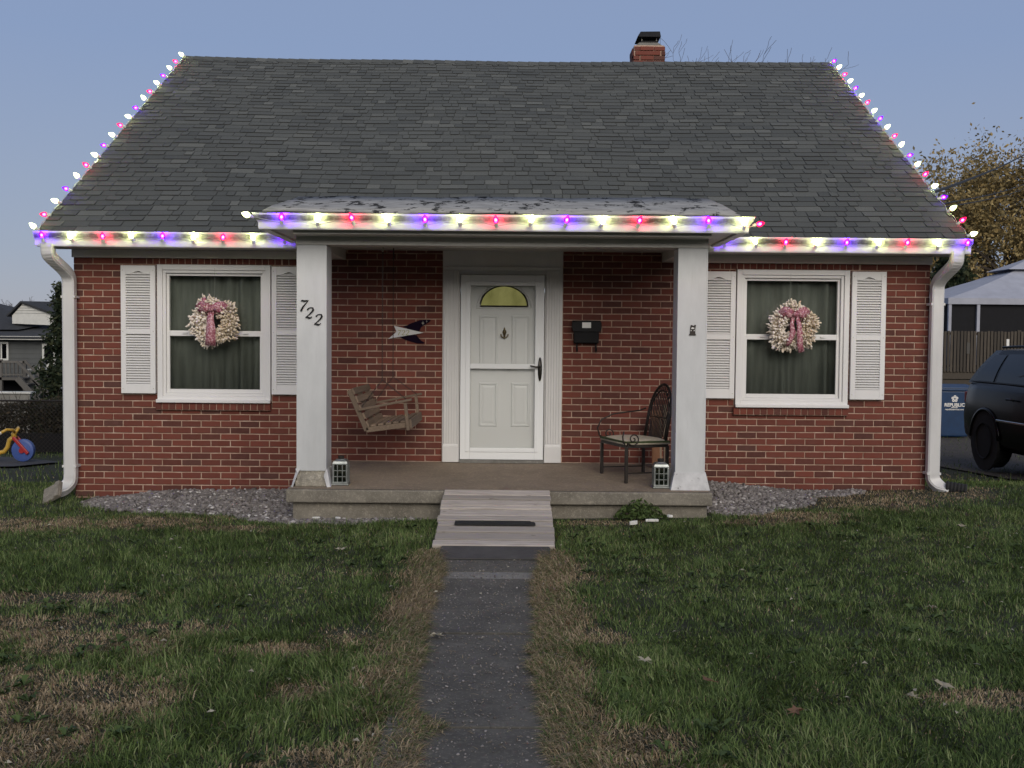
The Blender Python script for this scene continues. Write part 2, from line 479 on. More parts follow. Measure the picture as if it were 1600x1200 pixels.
# ------------------------------------------------------------------ mesh helpers
class MB:
    def __init__(s):
        s.v = []; s.f = []; s.t = []
    def add(s, vs, fs, tone=0.5):
        o = len(s.v)
        s.v += [tuple(v) for v in vs]
        s.f += [tuple(i + o for i in f) for f in fs]
        s.t += [tone] * len(fs)
        return s
    def box(s, x0, x1, y0, y1, z0, z1, tone=0.5):
        vs = [(x0, y0, z0), (x1, y0, z0), (x1, y1, z0), (x0, y1, z0), (x0, y0, z1), (x1, y0, z1), (x1, y1, z1), (x0, y1, z1)]
        return s.add(vs, [(0, 3, 2, 1), (4, 5, 6, 7), (0, 1, 5, 4), (1, 2, 6, 5), (2, 3, 7, 6), (3, 0, 4, 7)], tone)
    def obox(s, c, ax, ay, az, hx, hy, hz, tone=0.5):
        c = Vector(c); ax = Vector(ax).normalized() * hx; ay = Vector(ay).normalized() * hy; az = Vector(az).normalized() * hz
        vs = [c + ax * i + ay * j + az * k for k in (-1, 1) for i, j in ((-1, -1), (1, -1), (1, 1), (-1, 1))]
        return s.add(vs, [(0, 3, 2, 1), (4, 5, 6, 7), (0, 1, 5, 4), (1, 2, 6, 5), (2, 3, 7, 6), (3, 0, 4, 7)], tone)
    def beam(s, a, b, w, h, up=(0, 0, 1), tone=0.5):
        a = Vector(a); b = Vector(b); d = (b - a)
        L = d.length; d.normalize(); u = Vector(up)
        sd = d.cross(u).normalized(); u = sd.cross(d)
        return s.obox((a + b) / 2, d, sd, u, L / 2, w / 2, h / 2, tone)
    def prism(s, poly, a, b, axis='Y', tone=0.5):
        # poly: list of 2D; axis Y: (x,z) from y=a..b ; X: (y,z); Z: (x,y)
        def P(p, q):
            return (p[0], q, p[1]) if axis == 'Y' else ((q, p[0], p[1]) if axis == 'X' else (p[0], p[1], q))
        n = len(poly)
        vs = [P(p, a) for p in poly] + [P(p, b) for p in poly]
        fs = [tuple(range(n)), tuple(range(2 * n - 1, n - 1, -1))] + [(i, i + n, (i + 1) % n + n, (i + 1) % n) for i in range(n)]
        return s.add(vs, fs, tone)
    def tube(s, pts, r, n=6, cap=True, tone=0.5):
        pts = [Vector(p) for p in pts]
        k = len(pts)
        rs = r if isinstance(r, (list, tuple)) else [r] * k
        vs = []; fs = []
        ref = None
        for i, p in enumerate(pts):
            d = (pts[min(i + 1, k - 1)] - pts[max(i - 1, 0)])
            if d.length < 1e-9: d = Vector((0, 0, 1))
            d.normalize()
            if ref is None:
                ref = d.orthogonal().normalized()
            u = (ref - d * ref.dot(d))
            if u.length < 1e-6: u = d.orthogonal()
            u.normalize(); ref = u
            w = d.cross(u)
            for j in range(n):
                a = 2 * math.pi * j / n
                vs.append(p + (u * math.cos(a) + w * math.sin(a)) * rs[i])
        for i in range(k - 1):
            for j in range(n):
                fs.append((i * n + j, i * n + (j + 1) % n, (i + 1) * n + (j + 1) % n, (i + 1) * n + j))
        if cap:
            fs += [tuple(range(n - 1, -1, -1)), tuple(range((k - 1) * n, k * n))]
        return s.add(vs, fs, tone)
    def lathe(s, prof, c=(0, 0, 0), axis=(0, 0, 1), n=12, tone=0.5):
        c = Vector(c); d = Vector(axis).normalized(); u = d.orthogonal().normalized(); w = d.cross(u)
        vs = []; fs = []
        for r, h in prof:
            for j in range(n):
                a = 2 * math.pi * j / n
                vs.append(c + d * h + (u * math.cos(a) + w * math.sin(a)) * r)
        for i in range(len(prof) - 1):
            for j in range(n):
                fs.append((i * n + j, i * n + (j + 1) % n, (i + 1) * n + (j + 1) % n, (i + 1) * n + j))
        fs += [tuple(range(n - 1, -1, -1)), tuple(range((len(prof) - 1) * n, len(prof) * n))]
        return s.add(vs, fs, tone)
    def sweep(s, prof, path, closed_prof=True, tone=0.5):
        # prof: list of (out, z); path: list of (x,y,nx,ny) with outward mitre vector
        n = len(prof); vs = []
        for x, y, nx, ny in path:
            for o, z in prof:
                vs.append((x + nx * o, y + ny * o, z))
        fs = []
        for i in range(len(path) - 1):
            for j in range(n if closed_prof else n - 1):
                fs.append((i * n + j, (i + 1) * n + j, (i + 1) * n + (j + 1) % n, i * n + (j + 1) % n))
        if closed_prof:
            fs += [tuple(range(n)), tuple(range(len(path) * n - 1, (len(path) - 1) * n - 1, -1))]
        return s.add(vs, fs, tone)
    def mesh(s, name, smooth=False):
        me = bpy.data.meshes.new(name)
        me.from_pydata(s.v, [], s.f)
        a = me.attributes.new('tone', 'FLOAT', 'FACE')
        a.data.foreach_set('value', s.t)
        bm = bmesh.new(); bm.from_mesh(me)
        bmesh.ops.recalc_face_normals(bm, faces=bm.faces)
        bm.to_mesh(me); bm.free()
        if smooth:
            me.polygons.foreach_set('use_smooth', [True] * len(me.polygons))
        return me
    def build(s, name, mat, parent=None, smooth=False, bevel=0.0, **tags):
        me = s.mesh(name, smooth)
        return link(name, me, mat, parent, bevel, **tags)

def link(name, me, mat, parent=None, bevel=0.0, **tags):
    if mat is not None and not me.materials:
        me.materials.append(M[mat] if isinstance(mat, str) else mat)
    o = bpy.data.objects.new(name, me)
    COL.objects.link(o)
    if parent is not None:
        o.parent = parent
        if parent.type == 'EMPTY':
            o.matrix_parent_inverse = Matrix.Translation(-Vector(parent.location))
    if bevel:
        md = o.modifiers.new('edge', 'BEVEL'); md.width = bevel; md.segments = 2; md.limit_method = 'ANGLE'
    for k, v in tags.items():
        o[k] = v
    return o

def thing(name, loc, label, cat, group=None):
    o = bpy.data.objects.new(name, None)
    o.empty_display_size = 0.1
    COL.objects.link(o)
    o.location = loc
    o['label'] = label; o['category'] = cat
    if group: o['group'] = group
    return o

def np_mesh(name, verts, quads=None, tris=None, tone_q=None, tone_t=None):
    me = bpy.data.meshes.new(name)
    nv = len(verts)
    nq = 0 if quads is None else len(quads); nt = 0 if tris is None else len(tris)
    me.vertices.add(nv); me.vertices.foreach_set('co', np.asarray(verts, np.float32).ravel())
    loops = []
    if nq: loops.append(np.asarray(quads, np.int32).ravel())
    if nt: loops.append(np.asarray(tris, np.int32).ravel())
    lv = np.concatenate(loops)
    me.loops.add(len(lv)); me.loops.foreach_set('vertex_index', lv)
    st = np.concatenate([np.arange(nq) * 4, nq * 4 + np.arange(nt) * 3]).astype(np.int32)
    me.polygons.add(nq + nt)
    me.polygons.foreach_set('loop_start', st)
    a = me.attributes.new('tone', 'FLOAT', 'FACE')
    tone = np.concatenate([x for x in (tone_q, tone_t) if x is not None]).astype(np.float32)
    a.data.foreach_set('value', tone)
    me.update(calc_edges=True)
    return me

_g = rng.random((64, 64))
def vnoise(x, y, sc):
    x = np.asarray(x) * sc + 100.0; y = np.asarray(y) * sc + 100.0
    xi = np.floor(x).astype(int); yi = np.floor(y).astype(int)
    fx = x - xi; fy = y - yi
    fx = fx * fx * (3 - 2 * fx); fy = fy * fy * (3 - 2 * fy)
    a = _g[xi % 64, yi % 64]; b = _g[(xi + 1) % 64, yi % 64]; c = _g[xi % 64, (yi + 1) % 64]; d = _g[(xi + 1) % 64, (yi + 1) % 64]
    return (a * (1 - fx) + b * fx) * (1 - fy) + (c * (1 - fx) + d * fx) * fy

def smooth01(t):
    t = np.clip(t, 0, 1)
    return t * t * (3 - 2 * t)

def ground_h(x, y):
    x = np.asarray(x, float); y = np.asarray(y, float)
    front = np.clip(0.04 + 0.018 * x, -0.04, 0.14) * smooth01((y + 4.0) / 3.2)
    lf = smooth01((-x - 4.0) / 1.5); rt = smooth01((x - 4.0) / 1.5)
    back = -(0.057 * lf + 0.050 * rt) * np.clip(y, 0, 26)
    back = back + rt * 0.045 * np.clip(y - 5.5, 0, 30)
    return front * (1 - smooth01(np.clip(y, 0, 3) / 3)) + back + 0.018 * (vnoise(x, y, 0.9) - 0.5)

# ------------------------------------------------------------------ ground
def axis_pts(lo, hi, fine_lo, fine_hi, step, grow=1.35):
    a = list(np.arange(fine_lo, fine_hi + 1e-6, step))
    s = step; p = fine_hi
    while p < hi:
        s *= grow; p += s; a.append(min(p, hi))
    s = step; p = fine_lo; pre = []
    while p > lo:
        s *= grow; p -= s; pre.append(max(p, lo))
    return np.array(pre[::-1] + a)

gx = axis_pts(-420, 420, -12, 16, 0.28); gy = axis_pts(-60, 700, -12, 28, 0.28)
GX, GY = np.meshgrid(gx, gy)
GZ = ground_h(GX, GY)
nx_, ny_ = len(gx), len(gy)
idx = np.arange(nx_ * ny_).reshape(ny_, nx_)
quads = np.stack([idx[:-1, :-1], idx[:-1, 1:], idx[1:, 1:], idx[1:, :-1]], -1).reshape(-1, 4)
gm = np_mesh('ground', np.stack([GX, GY, GZ], -1).reshape(-1, 3), quads, None, np.zeros(len(quads)))
link('ground', gm, 'ground', kind='structure')

# front walk, in slabs
walk = MB().box(-0.53, 0.25, -13.0, -3.0, -0.12, 0.004).build('front_walk', 'soil', kind='structure')
for (a, b, mt) in ((-3.64, -3.06, 'walk'), (-3.86, -3.655, 'bareconcrete'), (-5.195, -3.870, 'walk'), (-6.605, -5.222, 'walk'), (-8.0, -6.634, 'walk'), (-9.4, -8.015, 'walk'), (-12.9, -9.415, 'walk')):
    MB().box(-0.52, 0.24, a, b, -0.08, 0.018 + random.uniform(-0.003, 0.004)).build('walk_slab', mt, walk, bevel=0.006)
pad = MB()
pp = [(-7.05, 3.9), (-6.9, 5.1), (-8.2, 6.2), (-12, 6.6), (-12, 3.2), (-8.2, 3.4)]
pad.add([(x, y, float(ground_h(x, y)) + 0.03) for x, y in pp], [(0, 1, 2, 3, 4, 5)])
pad.build('asphalt_path', 'asphalt', kind='structure')
dv = []
dn = 26
vv = []; ff = []
for i in range(dn):
    y = -12 + i * 1.0
    for x in (6.6, 7.6, 8.6, 9.6, 10.6):
        vv.append((x, y, float(ground_h(x, y)) + 0.02))
for i in range(dn - 1):
    for j in range(4):
        ff.append((i * 5 + j, i * 5 + j + 1, (i + 1) * 5 + j + 1, (i + 1) * 5 + j))
MB().add(vv, ff).build('driveway', 'soil', kind='structure')

# ------------------------------------------------------------------ the house
HX0, HX1 = -4.56, 4.33
XC = -0.105
EAVE_Y, EAVE_Z = -0.42, 2.69
RIDGE_Y, RIDGE_Z = 4.35, 5.68
RX0, RX1 = -4.745, 4.54
house = thing('brick_house', (XC, 0, 0), 'red brick cottage with dark shingle roof and white columned porch', 'house')

OPEN = [(-3.69, -2.505, 0.885, 2.40), (2.315, 3.495, 0.885, 2.40), (-0.725, 0.518, 0.30, 2.70)]
def openwall(mb, x0, x1, z0, z1, ops, y0, y1):
    xs = sorted(set([x0, x1] + [o[0] for o in ops] + [o[1] for o in ops]))
    for a, b in zip(xs[:-1], xs[1:]):
        m = (a + b) / 2
        segs = sorted((o[2], o[3]) for o in ops if o[0] < m < o[1])
        z = z0
        for s0, s1 in segs:
            if s0 > z: mb.box(a, b, y0, y1, z, s0)
            z = max(z, s1)
        if z < z1: mb.box(a, b, y0, y1, z, z1)
wb = MB()
openwall(wb, HX0 + 0.004, HX1 - 0.004, -0.3, 2.545, [(a, b, c, min(d, 2.5449)) for a, b, c, d in OPEN], 0.007, 0.20)
wb.box(-1.73, -0.726, 0.007, 0.20, 2.5455, 2.64); wb.box(0.519, 1.54, 0.007, 0.20, 2.5455, 2.64)
wall = wb.build('front_wall', 'mortar', house)

BH, BL, CH, ML = 0.0568, 0.1932, 0.0676, 0.2035
def brick_shape(mb, x0, x1, z0, z1, yf, yb=0.03, tilt=0.0):
    c = 0.0035
    j = lambda s=0.0012: random.uniform(-s, s)
    o = [(x0 + j(), z0 + j()), (x1 + j(), z0 + j()), (x1 + j(), z1 + j()), (x0 + j(), z1 + j())]
    cx, cz = (x0 + x1) / 2, (z0 + z1) / 2
    inn = [(x + (c if x < cx else -c), z + (c if z < cz else -c)) for x, z in o]
    vs = [(x, yf + tilt * (x - cx) + j(0.0006), z) for x, z in inn] + [(x, yf + c, z) for x, z in o] + [(x, yb, z) for x, z in o]
    fs = [(0, 1, 2, 3)]
    for k in (0, 4):
        for i in range(4):
            fs.append((k + 4 + i, k + 4 + (i + 1) % 4, k + (i + 1) % 4, k + i))
    mb.add(vs, fs)
bricks = []
zb = 2.47 - 39 * CH
HEAD = [(-3.80, -2.40), (2.20, 3.60)]       # rowlock course over the windows
for k in range(41):
    z0 = zb + k * CH
    zc = z0 + BH / 2
    x = HX0 - (k % 2) * ML / 2
    while x < HX1:
        a, b = max(x, HX0), min(x + BL, HX1)
        x += ML
        parts = [(a, b)]
        if k == 38:
            for h0, h1 in HEAD:
                nn = []
                for (p, q) in parts:
                    if p < h0: nn.append((p, min(q, h0 - 0.01)))
                    if q > h1: nn.append((max(p, h1 + 0.01), q))
                    if p < h0 and q < h0 and False: pass
                parts = nn if not all(q <= h0 or p >= h1 for p, q in parts) else parts
        for o in OPEN:
            if o[2] - 0.005 < zc < o[3]:
                nn = []
                for (p, q) in parts:
                    if q <= o[0] or p >= o[1]: nn.append((p, q)); continue
                    if p < o[0] - 0.03: nn.append((p, o[0] - 0.006))
                    if q > o[1] + 0.03: nn.append((o[1] + 0.006, q))
                parts = nn
        if k > 38: parts = [(max(p, -1.73), min(q, 1.54)) for p, q in parts]
        for p, q in parts:
            if q - p > 0.025: bricks.append((p, q, z0, z0 + BH))
for h0, h1 in HEAD:
    n = int((h1 - h0) / 0.0665); w = (h1 - h0) / n
    for i in range(n):
        bricks.append((h0 + i * w, h0 + (i + 1) * w - 0.0095, zb + 38 * CH, zb + 38 * CH + BH))
def seen(b):
    x = (b[0] + b[1]) / 2; z = b[3]
    if z < 0.06: return False
    if -1.78 < x < -1.66 or 1.45 < x < 2.02 or -2.5 < x < -1.9: return False
    if -4.06 < x < -3.7 and 1.06 < z < 2.38: return False
    if 3.5 < x < 3.86 and 1.06 < z < 2.38: return False
    if -1.66 < x < 1.5 and z < 0.36: return False
    return True
order = sorted([b for b in bricks if seen(b) and b[1] - b[0] > 0.15], key=lambda b: ((b[0] + b[1]) / 2) ** 2 + ((b[2] + b[3]) / 2 - 1.62) ** 2)
single = set(id(b) for b in order[:300])
protos = []
for i in range(12):
    m = MB(); brick_shape(m, -BL / 2, BL / 2, -BH / 2, BH / 2, random.uniform(-0.0015, 0.0015), 0.03, random.uniform(-0.008, 0.008))
    protos.append(m.mesh('brick'))
rest = MB()
for b in bricks:
    if id(b) in single and abs((b[1] - b[0]) - BL) < 0.002:
        o = link('brick', random.choice(protos), 'brick', wall)
        o.location = ((b[0] + b[1]) / 2, 0, (b[2] + b[3]) / 2)
    else:
        brick_shape(rest, *b, random.uniform(-0.0018, 0.0018), 0.03, random.uniform(-0.008, 0.008))
for wx0, wx1 in ((-3.70, -2.50), (2.305, 3.505)):      # sloping rowlock sills
    n = 17; w = (wx1 - wx0) / n
    for i in range(n):
        a = wx0 + i * w
        rest.add([(a, -0.045, 0.893), (a + w - 0.009, -0.045, 0.893), (a + w - 0.009, 0.03, 0.893), (a, 0.03, 0.893),
                  (a, -0.045, 0.958), (a + w - 0.009, -0.045, 0.958), (a + w - 0.009, 0.03, 0.976), (a, 0.03, 0.976)],
                 [(0, 3, 2, 1), (4, 5, 6, 7), (0, 1, 5, 4), (1, 2, 6, 5), (2, 3, 7, 6), (3, 0, 4, 7)])
    MB().box(wx0 + 0.003, wx1 - 0.012, -0.036, 0.03, 0.887, 0.955).build('sill_mortar', 'mortar', wall)
rest.build('brickwork', 'brick', wall, kind='stuff')
# side, back and gable walls
sw = MB()
for xa, xb in ((HX0, HX0 + 0.2), (HX1 - 0.2, HX1)):
    sw.prism([(0.012, -0.6), (8.7, -1.0), (8.7, 2.54), (4.35, 5.35), (0.012, 2.54)], xa, xb, 'X')
sw.box(HX0 + 0.2, HX1 - 0.2, 8.5, 8.7, -1.0, 2.54)
sw.build('side_walls', 'sidebrick', house)

# roof
def sag(x, s01):
    return -0.032 * max(0.0, 1 - ((x - XC) / 4.7) ** 2) * s01 + 0.006 * math.sin(x * 1.7 + s01 * 4)
SL = math.hypot(RIDGE_Y - EAVE_Y, RIDGE_Z - EAVE_Z)
SD = ((RIDGE_Y - EAVE_Y) / SL, (RIDGE_Z - EAVE_Z) / SL)     # (y,z) up-slope
SN = (-SD[1], SD[0])
def roofp(x, s, n):
    return (x, EAVE_Y + SD[0] * s + SN[0] * n, EAVE_Z + SD[1] * s + SN[1] * n + sag(x, s / SL))
rb = MB()
xs = np.linspace(RX0, RX1, 15)
vs = []; fs = []
for i, x in enumerate(xs):
    for s in (0.0, SL * 0.5, SL): vs.append(roofp(x, s, -0.004))
    yb = 2 * RIDGE_Y - EAVE_Y
    vs.append((x, yb, EAVE_Z))
    vs.append((x, yb, EAVE_Z - 0.04))
    a = roofp(x, SL, 0); vs.append((x, a[1], a[2] - 0.06))
    a = roofp(x, 0, 0); vs.append((x, a[1], a[2] - 0.045))
for i in range(len(xs) - 1):
    for j in range(7):
        fs.append((i * 7 + j, i * 7 + (j + 1) % 7, (i + 1) * 7 + (j + 1) % 7, (i + 1) * 7 + j))
fs += [tuple(range(7)), tuple(range(7 * 15 - 1, 7 * 14 - 1, -1))]
rb.add(vs, fs, 1.0)
roof = rb.build('roof', 'shingle', house)
EXP = 0.1235
rows = int(SL / EXP) + 1
tabs = []
for r in range(rows):
    s0 = r * EXP - 0.012
    x = RX0 - 0.004 - random.uniform(0, 0.2)
    raised = random.random() < 0.5
    while x < RX1:
        w = random.choice((0.09, 0.12, 0.15, 0.18, 0.21, 0.25, 0.30)) * random.uniform(0.9, 1.1)
        a, b = max(x, RX0 - 0.004), min(x + w, RX1 + 0.004)
        if b - a > 0.02: tabs.append((a, b - 0.003, s0, min(s0 + EXP * 1.12, SL), raised))
        x += w; raised = not raised if random.random() < 0.8 else raised
def tab_shape(mb, t, org=(0, 0, 0)):
    a, b, s0, s1, raised = t
    lift = 0.0135 if raised else 0.0085
    lift += random.uniform(-0.0012, 0.002)
    sk = random.uniform(-0.004, 0.004)
    P = lambda x, s, n: tuple(p - q for p, q in zip(roofp(x, s, n), org))
    vs = [P(a + 0.004, s0, 0.001), P(b - 0.004, s0 + sk, 0.001), P(b, s1, 0.0), P(a, s1, 0.0),
          P(a + 0.004, s0, lift), P(b - 0.004, s0 + sk, lift), P(b, s1, 0.004), P(a, s1, 0.004)]
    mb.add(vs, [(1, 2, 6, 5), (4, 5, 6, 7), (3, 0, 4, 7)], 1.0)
    mb.add([vs[0], vs[1], vs[5], vs[4]], [(0, 1, 2, 3)], 0.0)  # front edge coloured dark for the tab's shadow line and printed band
def tab_seen(t):
    x = (t[0] + t[1]) / 2
    return not (-2.3 < x < 2.1 and t[2] < 0.72)
vis = sorted([t for t in tabs if tab_seen(t) and t[1] - t[0] > 0.12], key=lambda t: (roofp((t[0] + t[1]) / 2, t[2], 0)[0]) ** 2 + (roofp(0, t[2], 0)[1] + 10.93) ** 2 * 1.0 - (t[1] - t[0]) * 8)[:300]
vset = set(id(t) for t in vis)
srest = MB()
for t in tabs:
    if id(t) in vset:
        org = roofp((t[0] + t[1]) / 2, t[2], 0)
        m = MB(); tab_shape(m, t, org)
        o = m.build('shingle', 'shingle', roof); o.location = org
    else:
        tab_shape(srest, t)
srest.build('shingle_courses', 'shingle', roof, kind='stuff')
cap = MB()
x = RX0 - 0.01
while x < RX1:
    w = 0.15
    b = min(x + w * 1.3, RX1 + 0.01)
    p0 = roofp(x, SL, 0.012); p1 = roofp(b, SL, 0.006)
    cap.add([(x, p0[1] - 0.13, p0[2] - 0.075), (b, p1[1] - 0.13, p1[2] - 0.08), (b, p1[1], p1[2] + 0.005), (x, p0[1], p0[2] + 0.008),
             (b, p1[1] + 0.13, p1[2] - 0.08), (x, p0[1] + 0.13, p0[2] - 0.075)], [(0, 1, 2, 3), (3, 2, 4, 5)], 1.0)
    x += w
cap.build('ridge_cap', 'shingle', roof)
# rake boards
for x0, x1 in ((RX0 - 0.012, RX0 + 0.018), (RX1 - 0.018, RX1 + 0.012)):
    a = (EAVE_Y, EAVE_Z); b = (RIDGE_Y, RIDGE_Z); c = (2 * RIDGE_Y - EAVE_Y, EAVE_Z)
    MB().prism([(a[0], a[1] - 0.012), (b[0], b[1] - 0.012), (c[0], c[1] - 0.012), (c[0], c[1] - 0.15), (b[0], b[1] - 0.17), (a[0], a[1] - 0.15)], x0, x1, 'X').build('rake_board', 'white', roof)
# soffit, fascia, frieze (left and right of the porch)
for xa, xb in ((RX0 + 0.02, -1.95), (1.76, RX1 - 0.02)):
    MB().box(xa, xb, -0.335, 0.0, 2.545, 2.56).build('soffit', 'trim', house)
    MB().box(xa, xb, -0.36, -0.338, 2.542, 2.675).build('fascia', 'white', house)
for xa, xb in ((HX0 - 0.01, -1.95), (1.76, HX1 + 0.01)):
    MB().box(xa, xb, -0.030, 0.008, 2.462, 2.543).build('frieze_board', 'frieze', house, bevel=0.004)
MB().box(RX0 + 0.02, RX1 - 0.02, -0.30, 0.2, 2.563, 2.65).build('roof_plate', 'trim', house)
# gutters (K profile)
def gprof(zt, h=0.145):
    zb_ = zt - h
    return [(0.0, zb_), (0.074, zb_), (0.078, zb_ + 0.012), (0.078, zb_ + 0.055), (0.083, zb_ + 0.066), (0.094, zb_ + 0.078), (0.110, zb_ + 0.098),
            (0.118, zb_ + 0.118), (0.119, zb_ + 0.133), (0.126, zb_ + 0.135), (0.126, zt), (0.108, zt), (0.108, zt - 0.006), (0.117, zt - 0.007),
            (0.113, zb_ + 0.118), (0.105, zb_ + 0.098), (0.089, zb_ + 0.080), (0.074, zb_ + 0.06), (0.072, zb_ + 0.004), (0.004, zb_ + 0.004), (0.004, zt), (0.0, zt)]
for xa, xb in ((RX0 - 0.012, -1.96), (1.77, RX1 + 0.012)):
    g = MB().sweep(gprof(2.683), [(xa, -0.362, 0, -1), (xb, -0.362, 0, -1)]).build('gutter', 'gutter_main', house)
    e = MB()
    for xx in ((xa,) if xa < 0 else (xb,)):
        pr = gprof(2.683)
        e.prism([(-0.362 - o, z) for o, z in pr[:11]] + [(-0.362, 2.683)], xx - (0.004 if xa < 0 else -0.001), xx - (-0.001 if xa > 0 else 0.0) + (0.004 if xa > 0 else 0), 'X')
    e.build('gutter_end_cap', 'gutter', g)

# downspouts
def catmull(pts, k=5):
    P = [Vector(p) for p in pts]; out_ = []
    for i in range(len(P) - 1):
        p0, p1, p2, p3 = P[max(i - 1, 0)], P[i], P[i + 1], P[min(i + 2, len(P) - 1)]
        n_ = k if (p2 - p1).length < 0.6 else 1
        for j in range(n_):
            t = j / n_
            out_.append(0.5 * ((2 * p1) + (p2 - p0) * t + (2 * p0 - 5 * p1 + 4 * p2 - p3) * t * t + (3 * p1 - p0 - 3 * p2 + p3) * t ** 3))
    return out_ + [P[-1]]
def downspout(xt, xw, sgn, dz_, name='downspout'):
    d = MB()
    path = catmull([(xt, -0.415, 2.56), (xt, -0.415, 2.52), (xt + (xw - xt) * 0.1, -0.385, 2.44), (xt + (xw - xt) * 0.8, -0.17, 2.32), (xw, -0.095, 2.25), (xw, -0.085, 2.17), (xw, -0.083, 2.10)])
    path += catmull([(xw, -0.078, 0.30 + dz_), (xw, -0.078, 0.19 + dz_), (xw + sgn * 0.012, -0.085, 0.125 + dz_), (xw + sgn * 0.065, -0.12, 0.060 + dz_), (xw + sgn * 0.140, -0.17, 0.025 + dz_)])
    pts = [Vector(p) for p in path]
    hw, hd = 0.062, 0.045
    vs = []
    for i, p in enumerate(pts):
        d_ = (pts[min(i + 1, len(pts) - 1)] - pts[max(i - 1, 0)]).normalized()
        sx = Vector((1, 0, 0)); sx = (sx - d_ * sx.dot(d_)).normalized(); sy = d_.cross(sx)
        ring = [(-1, -0.75), (-0.75, -1), (0.75, -1), (1, -0.75), (1, 0.75), (0.75, 1), (-0.75, 1), (-1, 0.75)]
        for a, b in ring: vs.append(p + sx * a * hw + sy * b * hd)
    fs = []
    n = 8
    for i in range(len(pts) - 1):
        for j in range(n): fs.append((i * n + j, i * n + (j + 1) % n, (i + 1) * n + (j + 1) % n, (i + 1) * n + j))
    fs += [tuple(range(n)), tuple(range(len(pts) * n - 1, (len(pts) - 1) * n - 1, -1))]
    d.add(vs, fs)
    o = d.build(name, 'gutter', house)
    rib = MB()
    for i in range(6, len(pts) - 2):
        if 2.20 < pts[i].z < 2.46 or pts[i].z < 0.20 + dz_:
            for q in (0.0, 0.5):
                a, b = pts[i - 1], pts[i]
                p = a.lerp(b, q); dd = (b - a).normalized()
                sx = Vector((1, 0, 0)); sx = (sx - dd * sx.dot(dd)).normalized(); sy = dd.cross(sx)
                rib.obox(p, sx, sy, dd, hw * 0.80, hd + 0.0025, 0.0028)
    rib.build("elbow_crimps", "gutter", o, kind="stuff")
    st = MB()
    for z in (2.05, 0.30):
        st.box(xw - 0.072, xw + 0.072, -0.123, 0.006, z - 0.012, z + 0.012)
    st.build('strap', 'gutter', o)
    return o
downspout(-4.640, -4.572, -1, 0.0)
downspout(4.425, 4.372, 1, 0.10)

# windows
def window(x0, x1, z0, z1, gx0, gx1, gz0, gz1, mz):
    w = MB()
    def frame(mb, a, b, c, d, t, y0, y1, tb=None, tt=None):
        tb = tb or t; tt = tt or t
        mb.box(a, a + t, y0, y1, c, d); mb.box(b - t, b, y0, y1, c, d)
        mb.box(a + t, b - t, y0, y1, c, c + tb); mb.box(a + t, b - t, y0, y1, d - tt, d)
    frame(w, x0, x1, z0, z1, 0.055, -0.035, 0.12)
    win = w.build('window', 'vinyl', house, bevel=0.004)
    f2 = MB(); frame(f2, x0 + 0.0555, x1 - 0.0555, z0 + 0.0555, z1 - 0.0555, 0.03, -0.018, 0.10)
    f2.build('frame', 'vinyl', win, bevel=0.003)
    MB().box(x0 - 0.004, x1 + 0.004, -0.075, -0.0355, z0 - 0.012, z0 + 0.022).build('sill', 'vinyl', win, bevel=0.004)
    ia, ib, ic, id_ = x0 + 0.0865, x1 - 0.0865, z0 + 0.0865, z1 - 0.0865
    lo = MB(); frame(lo, ia, ib, ic, mz + 0.018, 0.032, 0.004, 0.035, 0.04, 0.036)
    lo.build('lower_sash', 'vinyl', win, bevel=0.003)
    up = MB(); frame(up, ia, ib, mz + 0.0185, id_, 0.026, 0.012, 0.06, 0.02, 0.026)
    us = up.build('upper_sash', 'vinyl', win, bevel=0.003)
    MB().box(ia + 0.02, ib - 0.02, 0.020, 0.026, ic + 0.03, mz - 0.01).build('pane', 'glass', win)
    MB().box(ia + 0.02, ib - 0.02, 0.040, 0.046, mz + 0.03, id_ - 0.02).build('pane', 'glass', win)
    for lx in (ia + 0.17, ib - 0.2):
        MB().box(lx, lx + 0.05, -0.012, 0.0035, mz + 0.006, mz + 0.0175).build('sash_lock', 'vinyl', win)
    return win
WL = window(-3.685, -2.510, 0.978, 2.395, 0, 0, 0, 0, 1.675)
WR = window(2.322, 3.490, 0.980, 2.395, 0, 0, 0, 0, 1.690)
def curtain(x0, x1, z0, z1, label, seed):
    rr = random.Random(seed)
    n = 140; vs = []
    for i in range(n + 1):
        x = x0 + (x1 - x0) * i / n
        u = i / n
        y = 0.135 + (0.010 + 0.020 * (0.5 + 0.5 * math.sin(u * 7 + seed * 3))) * math.sin(u * 31 + 3 * math.sin(u * 8 + seed)) + 0.007 * math.sin(u * 83 + 2 * math.sin(u * 13))
        vs.append((x, y, z0)); vs.append((x + 0.01 * math.sin(u * 23), y + 0.01, z1))
    fs = [(2 * i, 2 * i + 2, 2 * i + 3, 2 * i + 1) for i in range(n)]
    m = MB().add(vs, fs)
    o = m.build('window_curtain', 'curtain', None, True)
    md = o.modifiers.new('thickness', 'SOLIDIFY'); md.thickness = 0.003
    o['label'] = label; o['category'] = 'curtain'; o['group'] = 'curtains behind the windows'
curtain(-3.68, -2.52, 1.0, 2.40, 'grey pleated curtain behind the window near the downspout and splash block', 1)
curtain(2.33, 3.48, 1.0, 2.40, 'grey pleated curtain behind the window beside the metal chair end of porch', 5)
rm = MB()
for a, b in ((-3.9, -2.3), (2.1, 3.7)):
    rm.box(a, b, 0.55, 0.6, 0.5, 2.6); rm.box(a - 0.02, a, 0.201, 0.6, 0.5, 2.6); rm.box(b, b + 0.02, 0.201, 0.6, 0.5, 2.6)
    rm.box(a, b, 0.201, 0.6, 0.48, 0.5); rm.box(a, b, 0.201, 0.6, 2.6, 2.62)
rm.build('room_lining', 'dark', house)

